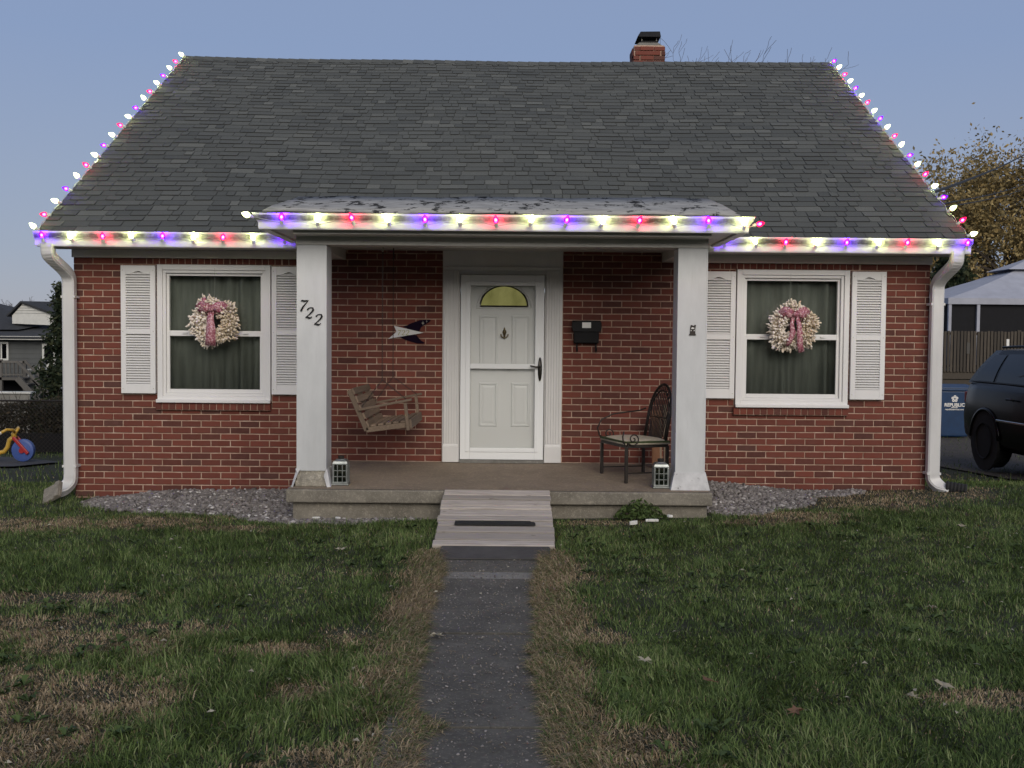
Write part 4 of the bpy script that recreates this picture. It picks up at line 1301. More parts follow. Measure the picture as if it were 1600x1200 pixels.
# ------------------------------------------------------------------ wreaths
def wreath(cx, cz, label, seed, style):
    rr = random.Random(seed)
    y0 = -0.095
    t = thing('wreath', (cx, -0.05, cz - 0.26), label, 'wreath', 'wreaths hung on the windows')
    m = MB()
    Rm, rt = 0.168, 0.086
    m.tube([(cx + Rm * math.cos(a), y0 + 0.02, cz + Rm * math.sin(a)) for a in [2 * math.pi * i / 28 for i in range(29)]], 0.042, 8, False, 0.15)
    for i in range(1050):
        a = rr.uniform(0, 2 * math.pi); b = rr.uniform(-0.3 * math.pi, 1.3 * math.pi)
        rad = Vector((math.cos(a), 0, math.sin(a)))
        out_ = rad * math.cos(b) + Vector((0, -1, 0)) * math.sin(b)
        p = Vector((cx, y0, cz)) + rad * Rm * (1 + 0.05 * math.sin(a * 3 + seed)) + out_ * rt * rr.uniform(0.3, 0.9) * (1 + 0.25 * math.sin(a * 5 + seed * 2))
        d = (out_ + Vector((rr.uniform(-.7, .7), rr.uniform(-.5, .3), rr.uniform(-.7, .7)))).normalized()
        L = rr.uniform(0.020, 0.050); w = rr.uniform(0.007, 0.0145)
        tone = min(1, max(0, 0.55 + 0.3 * (-rad.x) + rr.uniform(-0.35, 0.35)))
        m.lathe([(w * 0.5, 0), (w, L * 0.4), (w * 0.9, L * 0.75), (w * 0.35, L)], p, d, 5, tone)
    m.build('petals', 'wreath', t, True)
    bw = MB()
    by = y0 - 0.095
    bz = cz + 0.13
    def strip(pts, w, tw=0.0):
        vs = []; k = len(pts)
        for i, p in enumerate(pts):
            p = Vector(p)
            d = (Vector(pts[min(i + 1, k - 1)]) - Vector(pts[max(i - 1, 0)])).normalized()
            sd = d.cross(Vector((0, -1, 0))).normalized()
            sd = (sd + Vector((0, tw * math.sin(i * 1.3), 0))).normalized()
            ww = w if not isinstance(w, (list, tuple)) else w[i]
            vs += [p - sd * ww / 2, p + sd * ww / 2]
        bw.add(vs, [(2 * i, 2 * i + 1, 2 * i + 3, 2 * i + 2) for i in range(k - 1)])
    for sg in (-1, 1):
        for q in range(2):
            pts = []
            for i in range(9):
                u = i / 8 * math.pi * 2
                pts.append((cx + sg * (0.065 - 0.065 * math.cos(u)) * (1 - 0.2 * q), by + 0.02 - 0.03 * math.sin(u) * (1 if q else 0.6), bz + (0.03 - 0.045 * q) * (1 - math.cos(u)) / 2 + 0.018 * math.sin(u)))
            strip(pts, [0.035, 0.06, 0.08, 0.085, 0.085, 0.085, 0.075, 0.055, 0.035], 0.4)
    if style == 0:
        strip([(cx - 0.0, by, bz), (cx - 0.012, by - 0.01, bz - 0.10), (cx - 0.005, by - 0.012, bz - 0.20), (cx - 0.005, by - 0.02, bz - 0.30), (cx - 0.012, by + 0.0, bz - 0.375)], [0.05, 0.07, 0.095, 0.10, 0.11], 0.1)
        strip([(cx - 0.02, by, bz), (cx - 0.06, by - 0.01, bz + 0.06), (cx - 0.085, by, bz + 0.115)], [0.04, 0.05, 0.04], 0.2)
    else:
        strip([(cx + 0.015, by, bz), (cx + 0.04, by - 0.012, bz - 0.10), (cx + 0.05, by - 0.014, bz - 0.22), (cx + 0.055, by - 0.01, bz - 0.32), (cx + 0.075, by + 0.0, bz - 0.385)], [0.03, 0.045, 0.06, 0.06, 0.065], 0.2)
        strip([(cx - 0.015, by, bz), (cx - 0.035, by - 0.012, bz - 0.10), (cx - 0.02, by - 0.014, bz - 0.18), (cx - 0.05, by - 0.012, bz - 0.27), (cx - 0.075, by, bz - 0.32)], [0.03, 0.04, 0.055, 0.05, 0.035], 0.2)
    bw.lathe([(0.012, -0.03), (0.028, -0.012), (0.03, 0.01), (0.014, 0.03)], (cx, by - 0.012, bz), (1, 0, 0), 8)
    o = bw.build('bow', 'bow', t, True)
    o.modifiers.new('thickness', 'SOLIDIFY').thickness = 0.004
    MB().tube([(cx - 0.02, -0.03, cz + 0.20), (cx - 0.01, -0.034, cz + 0.40), (cx - 0.01, -0.037, 2.36)], 0.0012, 4).build('hanging_thread', 'wire', t)
wreath(-3.075, 1.805, 'cream wreath with one broad pink ribbon tail on the window near the splash block', 21, 0)
wreath(2.885, 1.800, 'cream wreath with two narrow pink ribbon tails on the window near the SUV', 22, 1)

# ------------------------------------------------------------------ porch swing
sw_t = thing('porch_swing', (-1.18, -0.70, floor_z(-0.7)), 'weathered wooden slatted porch swing hanging from chains', 'swing')
ya, yb_ = -1.25, -0.17
bk0 = Vector((-1.345, 0, 0.80)); bk1 = Vector((-1.50, 0, 1.155))
bd = (bk1 - bk0).normalized(); bn = Vector((bd.z, 0, -bd.x))       # faces +X
for y in (ya + 0.02, (ya + yb_) / 2, yb_ - 0.02):
    MB().obox((bk0 + bk1) / 2 + Vector((0, y, 0)), (0, 1, 0), bd, bn, 0.018, (bk1 - bk0).length / 2 + 0.01, 0.022).build('back_post', 'swing', sw_t, bevel=0.003)
for i in range(5):
    c = bk0 + bd * (0.045 + i * 0.082) + bn * 0.032
    MB().obox(Vector((c.x, (ya + yb_) / 2, c.z)), (0, 1, 0), bd, bn, (yb_ - ya) / 2, 0.030, 0.009).build('back_slat', 'swing', sw_t, bevel=0.003)
sd_ = Vector((0.385, 0, 0.052)).normalized(); sn_ = Vector((-sd_.z, 0, sd_.x))
s0 = Vector((-1.335, 0, 0.80))
for y in (ya + 0.02, (ya + yb_) / 2, yb_ - 0.02):
    MB().obox(s0 + sd_ * 0.195 + Vector((0, y, 0)), (0, 1, 0), sd_, sn_, 0.018, 0.205, 0.024).build('seat_rail', 'swing', sw_t, bevel=0.003)
for i in range(5):
    c = s0 + sd_ * (0.06 + i * 0.070) + sn_ * 0.034
    MB().obox(Vector((c.x, (ya + yb_) / 2, c.z)), (0, 1, 0), sd_, sn_, (yb_ - ya) / 2, 0.025, 0.009).build('seat_slat', 'swing', sw_t, bevel=0.003)
c = s0 + sd_ * 0.405
MB().obox(Vector((c.x, (ya + yb_) / 2, c.z + 0.005)), (0, 1, 0), sd_, sn_, (yb_ - ya) / 2, 0.011, 0.042).build('front_apron', 'swing', sw_t, bevel=0.003)
for y in (ya + 0.0, yb_ - 0.0):
    MB().beam((-1.415, y, 0.985), (-0.925, y, 1.085), 0.055, 0.022).build('armrest', 'swing', sw_t, bevel=0.004)
    MB().beam((-0.955, y, 0.80), (-0.985, y, 1.055), 0.03, 0.035, (0, 1, 0)).build('arm_post', 'swing', sw_t, bevel=0.003)
def chain(pts, name='chain'):
    m = MB()
    a, b = Vector(pts[0]), Vector(pts[1])
    n = int((b - a).length / 0.022); d = (b - a).normalized(); u = d.orthogonal().normalized(); v = d.cross(u)
    for i in range(n):
        p = a + (b - a) * (i + 0.5) / n
        s = u if i % 2 else v
        ring = [p + d * 0.0135 * math.cos(q) + s * 0.0065 * math.sin(q) for q in [math.pi * 2 * k / 8 for k in range(9)]]
        m.tube(ring, 0.0022, 4, False)
    return m.build(name, 'chain', sw_t)
for y, zt, col_ in ((ya + 0.10, 2.60, 0), (yb_ - 0.10, 2.60, 1)):
    sp = (-1.21, y, 1.26)
    hk = MB().tube([(-1.21, y, 2.60), (-1.21, y, 2.50), (-1.203, y, 2.47), (-1.21, y, 2.45), (-1.221, y, 2.465)], 0.007, 6)
    hk.build('ceiling_hook', 'silver' if col_ == 0 else 'chain', sw_t)
    chain([(-1.21, y, 2.46), sp])
    chain([sp, (-0.965, y - 0.08 if col_ == 0 else y + 0.08, 1.075)])
    chain([sp, (-1.40, y - 0.06 if col_ == 0 else y + 0.06, 1.00)])

# ------------------------------------------------------------------ pennant sign with the number
sg = thing('number_sign', (-1.07, -0.01, 1.60), 'dark winged wall sign with white arrow reading 722', 'sign')
sy = -0.012
def sgp(px, py):   # sign artwork, metres on the wall
    return (-1.29 + (px - 107) * 0.000445, 1.600 + (845 - py) * 0.000445)
dark1 = [(440, 445), (540, 425), (650, 370), (850, 300), (950, 288), (1085, 290), (1095, 310), (1060, 345), (960, 405), (870, 470), (830, 560), (600, 520)]
dark2 = [(390, 705), (560, 650), (770, 645), (810, 710), (880, 780), (960, 825), (930, 848), (780, 842), (650, 805), (520, 765)]
white = [(240, 435), (935, 595), (245, 715), (107, 745), (228, 640), (300, 575)]
MB().prism([sgp(*p) for p in dark1], sy, sy + 0.006).build('dark_wing', 'navy', sg)
MB().prism([sgp(*p) for p in dark2], sy, sy + 0.006).build('dark_wing', 'navy', sg)
MB().prism([sgp(*p) for p in white], sy - 0.007, sy - 0.001).build('white_arrow', 'plaque', sg)
for i, d in enumerate('722'):
    x, z = sgp(318 + i * 96, 655)
    numeral(d, x, z, 0.054, sy - 0.0072, sg, 'signgold', 0.12, 0.002, 0.9).name = 'sign_numeral'
for (cx_, cy_, r_) in ((915, 368, 60), (1003, 328, 36)):
    pts = []
    for k in range(8):
        rr_ = r_ if k % 2 == 0 else r_ * 0.2
        a = k * math.pi / 4
        pts.append(sgp(cx_ + rr_ * math.cos(a) * 0.7, cy_ + rr_ * math.sin(a)))
    MB().prism(pts, sy - 0.002, sy - 0.0005).build('star', 'silver', sg)
MB().tube([(-1.243, -0.004, 1.70), (-1.243, -0.012, 1.66)], 0.004, 6).build('mounting_pin', 'chain', sg)

# ------------------------------------------------------------------ mailbox
mb_t = thing('mailbox', (0.765, -0.01, 1.60), 'black wall mailbox with white label on the brick beside the door', 'mailbox')
bx = MB().prism([(-0.010, 1.615), (-0.085, 1.62), (-0.098, 1.76), (-0.098, 1.80), (-0.010, 1.83)], 0.635, 0.893, 'X')
bx.build('box', 'black', mb_t, bevel=0.008)
ld = MB()
n = 12; poly = []
for i in range(n + 1):
    u = i / n; poly.append((0.612 + 0.306 * u, 1.835 + 0.018 * math.sin(math.pi * u) ** 2))
poly += [(0.918, 1.775), (0.905, 1.735), (0.625, 1.735), (0.612, 1.775)]
ld.prism(poly, -0.112, -0.1005)
ld.prism([(-0.0095, 1.832), (-0.1, 1.836), (-0.112, 1.84), (-0.1, 1.852), (-0.0095, 1.852)], 0.62, 0.91, 'X')
ld.build('lid', 'black', mb_t, bevel=0.004)
MB().box(0.717, 0.808, -0.116, -0.1125, 1.775, 1.832).build('label_card', 'paper', mb_t)
for xx in (0.668, 0.865):
    MB().tube([(xx, -0.05, 1.62), (xx, -0.055, 1.555), (xx, -0.075, 1.532), (xx, -0.10, 1.542), (xx, -0.105, 1.57)], 0.009, 6).build('newspaper_hook', 'black', mb_t)

# ornament on the column
orn = thing('column_plaque', (1.620, -1.4625, 1.69), 'tiny dark cut-out plaque with pale marks on the column beside the chair', 'plaque')
oy = -1.4635
op = [(1.588, 1.698), (1.654, 1.698), (1.647, 1.715), (1.645, 1.752), (1.652, 1.790), (1.640, 1.794), (1.634, 1.784), (1.622, 1.786), (1.612, 1.793), (1.603, 1.786), (1.600, 1.752), (1.598, 1.715)]
MB().prism(op, oy - 0.010, oy).build('plate', 'iron', orn, bevel=0.002)
MB().prism([(1.606, 1.762), (1.618, 1.770), (1.640, 1.763), (1.628, 1.756), (1.614, 1.755)], oy - 0.013, oy - 0.0105).build('pale_mark', 'paper', orn)
for xx in (1.606, 1.634):
    MB().prism([(xx - 0.004, 1.742), (xx, 1.732), (xx + 0.005, 1.742), (xx + 0.002, 1.748)], oy - 0.013, oy - 0.0105).build('pale_mark', 'paper', orn)

# ------------------------------------------------------------------ lanterns
def lantern(x, y, label):
    z = floor_z(y) + 0.005
    t = thing('lantern', (x, y, z), label, 'lantern', 'porch lanterns')
    h, w = 0.185, 0.069
    f = MB()
    f.box(x - w - 0.008, x + w + 0.008, y - w - 0.008, y + w + 0.008, z, z + 0.012)
    for sx in (-1, 1):
        for sy_ in (-1, 1):
            cx, cy = x + sx * (w - 0.008), y + sy_ * (w - 0.008)
            f.box(cx - 0.008, cx + 0.008, cy - 0.008, cy + 0.008, z + 0.0125, z + h)
    f.box(x - w - 0.002, x + w + 0.002, y - w - 0.002, y + w + 0.002, z + h + 0.0005, z + h + 0.012)
    for s in (-1, 1):
        f.box(x - w, x + w, y + s * w - 0.004, y + s * w + 0.004, z + 0.013, z + 0.03)
        f.box(x + s * w - 0.004, x + s * w + 0.004, y - w + 0.02, y + w - 0.02, z + 0.013, z + 0.03)
    fo = f.build('frame', 'steel', t, bevel=0.002)
    for s in (-1, 1):
        mu = MB()
        for q in (-0.022, 0.022):
            mu.box(x + q - 0.0035, x + q + 0.0035, y + s * w - 0.003, y + s * w + 0.003, z + 0.03, z + h)
        for q in (0.075, 0.13):
            mu.box(x - w + 0.017, x + w - 0.017, y + s * w - 0.0045, y + s * w + 0.0045, z + q, z + q + 0.006)
        mu.build('glazing_bars', 'steel', fo)
        mu = MB()
        for q in (-0.022, 0.022):
            mu.box(x + s * w - 0.003, x + s * w + 0.003, y + q - 0.0035, y + q + 0.0035, z + 0.03, z + h)
        mu.build('glazing_bars', 'steel', fo)
        MB().box(x - w + 0.016, x + w - 0.016, y + s * (w - 0.008) - 0.001, y + s * (w - 0.008) + 0.001, z + 0.02, z + h).build('pane', 'lampglass', t)
        MB().box(x + s * (w - 0.008) - 0.001, x + s * (w - 0.008) + 0.001, y - w + 0.016, y + w - 0.016, z + 0.02, z + h).build('pane', 'lampglass', t)
    r = MB()
    q1, q2, q3 = w - 0.002, 0.044, 0.03
    zz = z + h + 0.0125
    rings = [(q1, zz), (0.060, zz + 0.018), (q2, zz + 0.032), (q3, zz + 0.036)]
    vs = [(x + a * sx, y + a * sy_, hz) for a, hz in rings for sx, sy_ in ((-1, -1), (1, -1), (1, 1), (-1, 1))]
    fs = [(k * 4 + i, k * 4 + (i + 1) % 4, (k + 1) * 4 + (i + 1) % 4, (k + 1) * 4 + i) for k in range(3) for i in range(4)]
    fs += [(3, 2, 1, 0), (12, 13, 14, 15)]
    r.add(vs, fs).build('roof', 'steel', t)
    MB().lathe([(0.026, 0), (0.026, 0.016), (0.030, 0.018), (0.030, 0.028), (0.012, 0.032)], (x, y, zz + 0.0365), n=12).build('vent_cap', 'chain', t)
    MB().tube([(x + 0.036 * math.cos(a), y - 0.02 - 0.02 * math.sin(a), zz + 0.04 - 0.008 * math.sin(a)) for a in [math.pi * i / 8 for i in range(9)]], 0.003, 5).build('ring_handle', 'steel', t)
    MB().lathe([(0.024, 0), (0.024, 0.085), (0.004, 0.088)], (x, y, z + 0.013), n=12).build('candle', 'dark', t)
lantern(-1.560, -1.345, 'silver lantern standing beside the column with the house numbers')
lantern(1.366, -1.36, 'silver lantern standing beside the column in front of the chair')

# ------------------------------------------------------------------ chair
ct = thing('patio_chair', (1.2, -0.85, floor_z(-0.85)), 'brown metal patio chair with cream cushion and fan back', 'chair')
cz0 = lambda y: floor_z(y) + 0.004
cy0, cy1 = -1.12, -0.56
seat_z = 0.655
corners = {'nf': (0.985, cy0), 'nr': (1.415, cy0 + 0.03), 'ff': (0.965, cy1), 'fr': (1.395, cy1 - 0.03)}
for k, (x, y) in corners.items():
    MB().box(x - 0.014, x + 0.014, y - 0.014, y + 0.014, cz0(y), seat_z).build('leg', 'iron', ct, bevel=0.003)
fr = MB()
q = [corners[k] for k in ('nf', 'nr', 'fr', 'ff')]
for i in range(4):
    a, b = q[i], q[(i + 1) % 4]
    fr.beam((a[0], a[1], seat_z - 0.012 + 0.014), (b[0], b[1], seat_z - 0.012 + 0.014), 0.026, 0.028)
fr.build('seat_frame', 'iron', ct, bevel=0.003)
MB().beam((0.985, cy0, 0.405), (1.415, cy0 + 0.03, 0.405), 0.012, 0.012).build('stretcher', 'iron', ct)
MB().beam((0.965, cy1, 0.405), (1.395, cy1 - 0.03, 0.405), 0.012, 0.012).build('stretcher', 'iron', ct)
cu = MB(); n = 10
vs = []
for j in range(n + 1):
    for i in range(n + 1):
        u, v = i / n, j / n
        x = (0.95 + 0.02 * (1 - v)) + (0.455) * u; y = cy0 - 0.01 + (cy1 - cy0 + 0.02) * v
        ed = (1 - (2 * u - 1) ** 8) * (1 - (2 * v - 1) ** 8)
        vs.append((x, y, seat_z + 0.040 + 0.028 * ed + 0.004 * math.sin(7 * u + 5 * v)))
fs = [(j * (n + 1) + i, j * (n + 1) + i + 1, (j + 1) * (n + 1) + i + 1, (j + 1) * (n + 1) + i) for j in range(n) for i in range(n)]
cu.add(vs, fs)
cpoly = [(0.97, cy0 - 0.01), (1.425, cy0 - 0.01), (1.405, cy1 + 0.01), (0.95, cy1 + 0.01)]
cu.prism(cpoly, seat_z + 0.018, seat_z + 0.0405, 'Z')
cobj = cu.build('cushion', 'cushion', ct, True)
MB().prism([(p[0] + (0.003 if p[0] > 1.2 else -0.003), p[1] + (-0.004 if p[1] < -0.9 else 0.004)) for p in cpoly], seat_z + 0.034, seat_z + 0.050, 'Z').build('green_piping', 'cushiongreen', cobj)
# fan back: an arch of iron in a plane leaning back, facing -X
def bkp(v, w):   # v across (-1..1), w up 0..1
    cyc = (cy0 + cy1) / 2
    return Vector((1.395 + 0.10 * w + 0.02 * v * v * 0, cyc + v * 0.245, seat_z + 0.01 + 0.56 * w))
arch = [bkp(-1, 0)] + [bkp(-math.cos(a), 0.45 + 0.55 * math.sin(a)) for a in [math.pi * i / 16 for i in range(17)]] + [bkp(1, 0)]
MB().tube(arch, 0.013, 8).build('back_frame', 'iron', ct, True)
MB().tube([p + Vector((-0.004, 0, 0)) for p in [bkp(-0.86, 0.02)] + [bkp(-0.86 * math.cos(a), 0.42 + 0.48 * math.sin(a)) for a in [math.pi * i / 16 for i in range(17)]] + [bkp(0.86, 0.02)]], 0.007, 6).build('inner_arch', 'iron', ct, True)
for i in range(11):
    v = -0.80 + 1.6 * i / 10
    a = math.acos(max(-1, min(1, -v / 1.0)))
    top = bkp(v, 0.45 + 0.55 * math.sin(a) - 0.01)
    MB().beam(bkp(v * 0.72, 0.03), top, 0.017, 0.005, (1, 0, 0)).build('back_slat', 'iron', ct)
MB().tube([bkp(-0.95, 0.44), bkp(0, 0.43), bkp(0.95, 0.44)], 0.006, 6).build('back_rail', 'iron', ct)
for y, s in ((cy0 + 0.0, -1), (cy1 - 0.0, 1)):
    pts = [(1.43, y, 0.98), (1.36, y, 0.955), (1.25, y - s * 0.0, 0.945), (1.08, y, 0.925), (0.955, y, 0.87), (0.915, y, 0.79), (0.935, y, 0.72), (0.985, y, 0.685)]
    if s < 0:
        pts = [(1.43, y + 0.02, 0.98), (1.40, y, 0.93)] if False else pts
    if s > 0:
        MB().tube(pts, 0.008, 6).build('arm', 'iron', ct, True)
    sp_ = []
    cx, czz, r0 = 1.045, 0.728, 0.064
    for i in range(34):
        a = math.pi * 1.15 + i * 0.32
        r = r0 * (1 - i / 36)
        sp_.append((cx + r * math.cos(a), y + s * 0.022, czz + r * math.sin(a)))
    MB().tube([(0.99, y + s * 0.01, 0.672)] + sp_, 0.0065, 6).build('arm_scroll', 'iron', ct, True)
pts = [(0.972, cy0, 0.675), (0.952, cy0, 0.70), (0.945, cy0, 0.75), (0.958, cy0, 0.80)]
MB().tube(pts, 0.007, 6).build('arm', 'iron', ct, True)

ct.rotation_euler = (0, 0, R(17))

# board leaning behind the chair
bt = thing('leaning_board', (1.50, -0.3, floor_z(-0.3)), 'orange stained board leaning behind the metal chair', 'board')
MB().obox((1.485, -0.235, floor_z(-.3) + 0.30), (1, 0, 0.02), (0, 1, -0.2), (0, 0.2, 1), 0.052, 0.012, 0.292).build('orange_board', 'orangeboard', bt, bevel=0.003)
MB().obox((1.572, -0.225, floor_z(-.3) + 0.33), (1, 0, 0.02), (0, 1, -0.2), (0, 0.2, 1), 0.020, 0.012, 0.322).build('pale_batten', 'palewood', bt, bevel=0.003)
MB().obox((1.521, -0.2505, floor_z(-.3) + 0.27), (1, 0, 0.02), (0, 1, -0.2), (0, 0.2, 1), 0.010, 0.0035, 0.25).build('yellow_edge', 'palewood', bt)

# ------------------------------------------------------------------ splash block and drain pipe
sb = MB()
e1 = Vector((0.87, -0.12, 0.47)).normalized(); e2 = Vector((0.10, -0.62, -0.60)).normalized(); e2 = (e2 - e1 * e1.dot(e2)).normalized(); e3 = e1.cross(e2)
if e3.z < 0: e3 = -e3
cc = Vector((-4.64, -0.36, 0.055))
sb.obox(cc, e1, e2, e3, 0.105, 0.10, 0.018)
sb.obox(cc + e1 * 0.072 + e3 * 0.024, e1, e2, e3, 0.028, 0.10, 0.010)
sb.build('splash_block', 'concrete', None, bevel=0.006, label='tilted concrete splash block under the white downspout', category='splash block')
dp = thing('drain_pipe', (4.60, -0.2, 0.08), 'black corrugated drain pipe end at the foot of the downspout', 'pipe')
d_ = MB()
pr = []
for i in range(13):
    pr.append((0.072 if i % 2 else 0.061, i * 0.017))
d_.lathe(pr, (4.480, -0.15, 0.165), (0.9, -0.35, -0.12), 16)
d_.build('corrugated_tube', 'rubber', dp)

# ------------------------------------------------------------------ lawn
def in_house(x, y):
    return (x > HX0 - 0.02) & (x < HX1 + 0.02) & (y > -0.02) & (y < 8.7)
def gravel_w(x, y):
    """how much a spot belongs to the two gravel beds (0..1)"""
    wob = 0.22 * (vnoise(x, y, 2.3) - 0.5) + 0.10 * (vnoise(x, y, 7.0) - 0.5)
    front_l = np.interp(x, [-4.35, -3.9, -3.2, -2.6, -1.95, -1.4, -0.95], [-0.42, -1.0, -1.16, -1.36, -1.78, -1.78, -1.68])
    left = (x > -4.35) & (x < -0.80) & (y > front_l + wob) & (y < 0.0)
    front_r = np.interp(x, [1.7, 1.9, 2.3, 2.75, 3.05, 3.7], [-1.3, -1.45, -1.40, -1.15, -0.55, -0.08])
    right = (x > 1.70) & (x < 3.65) & (y > front_r + wob) & (y < 0.0)
    return (left | right)
DRY = [(-2.9, -5.15, .75, .40), (-2.2, -5.4, .5, .26), (-2.2, -6.3, .7, .45), (-1.95, -6.9, .5, .4), (-1.9, -5.15, .45, .18), (-1.15, -5.5, .4, .2),
       (-0.8, -5.3, .35, .28), (-0.62, -5.45, .3, .35), (-0.62, -6.0, .25, .35), (-0.45, -6.6, .32, .25), (-0.65, -6.95, .45, .3), (-0.95, -6.15, .25, .2),
       (-0.62, -4.6, .18, .5), (-0.56, -3.4, .16, .5), (0.37, -3.6, .16, .5), (0.34, -5.1, .2, .55), (0.30, -5.9, .18, .5), (0.28, -6.5, .2, .4),
       (0.40, -6.9, .3, .3), (0.55, -6.75, .25, .25), (0.48, -5.25, .2, .2), (-4.2, -1.75, 1.3, .55), (-3.3, -1.75, .9, .4), (-2.5, -2.0, .5, .2), (-5.6, -1.7, 1.2, .45),
       (2.4, -1.5, .6, .16), (3.2, -0.8, .8, .42), (3.7, -0.35, .8, .5), (4.2, -0.25, .6, .45), (2.2, -1.75, .6, .18), (0.8, -1.8, .6, .16), (-2.75, -4.5, .7, .25), (2.2, -6.2, .4, .12), (5.2, 3.0, 1.2, 1.5), (6.0, 8.0, 1.5, 2)]
def dryness(x, y):
    d = np.zeros_like(x)
    for (cx, cy, rx, ry) in DRY:
        d = np.maximum(d, np.exp(-(((x - cx) / rx) ** 2 + ((y - cy) / ry) ** 2)))
    d = d + 0.55 * (vnoise(x, y, 1.1) - 0.5) + 0.45 * (vnoise(x + 31, y, 3.7) - 0.5)
    return np.clip(d, 0, 1)
def walk_l(y): return np.interp(y, [-7.6, -6.75, -6.62, -6.45, -6.0, -5.2, -4.6, -3.8, -3.0], [-0.40, -0.37, -0.30, -0.43, -0.46, -0.47, -0.50, -0.48, -0.54])
def walk_r(y): return np.interp(y, [-7.6, -6.62, -5.9, -5.5, -5.2, -4.4, -3.8, -3.0], [0.20, 0.175, 0.14, 0.12, 0.165, 0.17, 0.19, 0.27])

def blades(n, sampler, hmin, hmax, width, tone_fn, lean=0.6, flat=None, dens=None):
    x, y = sampler(n)
    if dens is not None:
        keep = rng.random(len(x)) < dens(x, y)
        x, y = x[keep], y[keep]
    n = len(x)
    z = ground_h(x, y)
    tone, hm, dr = tone_fn(x, y)
    h = (hmin + (hmax - hmin) * rng.random(n) ** 1.6) * hm
    cl = vnoise(x, y, 4.0) * 2 * math.pi * 2
    phi = cl + rng.normal(0, 1.1, n)
    if flat is not None:
        phi = np.where(rng.random(n) < 0.8, flat(x, y) + rng.normal(0, 0.7, n), phi)
    ln = np.clip(rng.normal(lean, 0.28, n) + dr * 0.5, 0.05, 1.55)
    dx, dy = np.cos(phi), np.sin(phi)
    px, py = -dy, dx
    tw = rng.normal(0, 0.6, n)
    qx = px * np.cos(tw) - py * np.sin(tw); qy = px * np.sin(tw) + py * np.cos(tw)
    w = width * rng.uniform(0.6, 1.3, n)
    l1, l2 = ln * 0.5, ln * 1.15
    def P(k):
        return x + dx * h * k[0], y + dy * h * k[0], z + h * k[1]
    m1 = (np.sin(l1) * 0.52, np.cos(l1) * 0.52)
    m2 = (m1[0] + np.sin(l2) * 0.5, m1[1] + np.cos(l2) * 0.5)
    x1, y1, z1 = x + dx * h * m1[0], y + dy * h * m1[0], z + h * m1[1]
    x2, y2, z2 = x + dx * h * m2[0], y + dy * h * m2[0], z + np.maximum(h * m2[1], 0.006)
    V = np.empty((n, 5, 3), np.float32)
    V[:, 0] = np.stack([x - qx * w / 2, y - qy * w / 2, z - 0.004], -1)
    V[:, 1] = np.stack([x + qx * w / 2, y + qy * w / 2, z - 0.004], -1)
    V[:, 2] = np.stack([x1 + qx * w * .42, y1 + qy * w * .42, z1], -1)
    V[:, 3] = np.stack([x1 - qx * w * .42, y1 - qy * w * .42, z1], -1)
    V[:, 4] = np.stack([x2, y2, z2], -1)
    b = np.arange(n)[:, None] * 5
    Q = b + np.array([0, 1, 2, 3]); T = b + np.array([3, 2, 4])
    return V.reshape(-1, 3), Q, T, tone

def frust(y0, y1, xlo=-99, xhi=99, margin=1.1):
    def s(n):
        d0, d1 = y0 + 10.93, y1 + 10.93
        d = np.sqrt(rng.random(n) * (d1 * d1 - d0 * d0) + d0 * d0)
        x = (rng.random(n) * 2 - 1) * (0.492 * d + margin)
        y = d - 10.93
        k = (x > xlo) & (x < xhi)
        return x[k], y[k]
    return s
def lawn_mask(x, y):
    ok = ~in_house(x, y)
    ok &= ~((x > -2.03) & (x < 1.82) & (y > -1.62) & (y < 0.1))
    ok &= ~((x > -0.62) & (x < 0.36) & (y > -3.0) & (y < -1.4))
    gw = gravel_w(x, y)
    ok &= ~(gw & (rng.random(len(x)) > 0.015))
    onwalk = (x > walk_l(y) - 0.02) & (x < walk_r(y) + 0.02) & (y < -2.98)
    ok &= ~onwalk
    ok &= ~((x > 6.65) & (x < 10.5) & (y < 13) & (rng.random(len(x)) > 0.6))
    ok &= ~((x < -6.95) & (y > 3.6) & (y < 6.3))
    nearw = (x > -0.53) & (x < 0.25) & (y < -2.9)
    ok &= ~(nearw & (rng.random(len(x)) > 0.6))
    bare = 0.55 + 0.65 * vnoise(x + 9, y, 5.0)
    return ok * bare
def tone_lawn(x, y):
    d = dryness(x, y)
    n = len(x)
    isdry = rng.random(n) < (0.06 + 0.88 * smooth01((d - 0.15) / 0.55))
    g = np.clip(0.22 + 0.22 * (vnoise(x, y, 1.6) - 0.5) + 0.10 * (vnoise(x + 8, y, 6.0) - 0.5) + rng.normal(0, 0.16, n), 0.0, 0.52)
    s = np.clip(0.81 + rng.normal(0, 0.13, n), 0.54, 1.0)
    hm = (0.55 + 0.9 * vnoise(x + 5, y + 3, 2.2)) * np.where(isdry, 0.62, 1.0)
    return np.where(isdry, s, g), hm, isdry.astype(float)
parts = []
parts.append(blades(200000, frust(-7.7, -5.2), 0.025, 0.070, 0.0048, tone_lawn, 0.95, None, lawn_mask))
parts.append(blades(240000, frust(-5.2, -1.2), 0.024, 0.066, 0.0050, tone_lawn, 0.92, None, lawn_mask))
def tuft_mask(x, y): return lawn_mask(x, y) * smooth01((vnoise(x + 17, y + 5, 3.1) - 0.55) / 0.2)
parts.append(blades(36000, frust(-7.7, -1.5), 0.06, 0.12, 0.0056, tone_lawn, 0.85, None, tuft_mask))
parts.append(blades(80000, frust(-1.2, 1.5), 0.03, 0.075, 0.0055, tone_lawn, 0.85, None, lawn_mask))
parts.append(blades(40000, frust(0.5, 16, -99, -4.5), 0.04, 0.09, 0.010, tone_lawn, 0.6, None, lawn_mask))
parts.append(blades(40000, frust(0.5, 16, 4.3, 99), 0.04, 0.09, 0.010, tone_lawn, 0.6, None, lawn_mask))
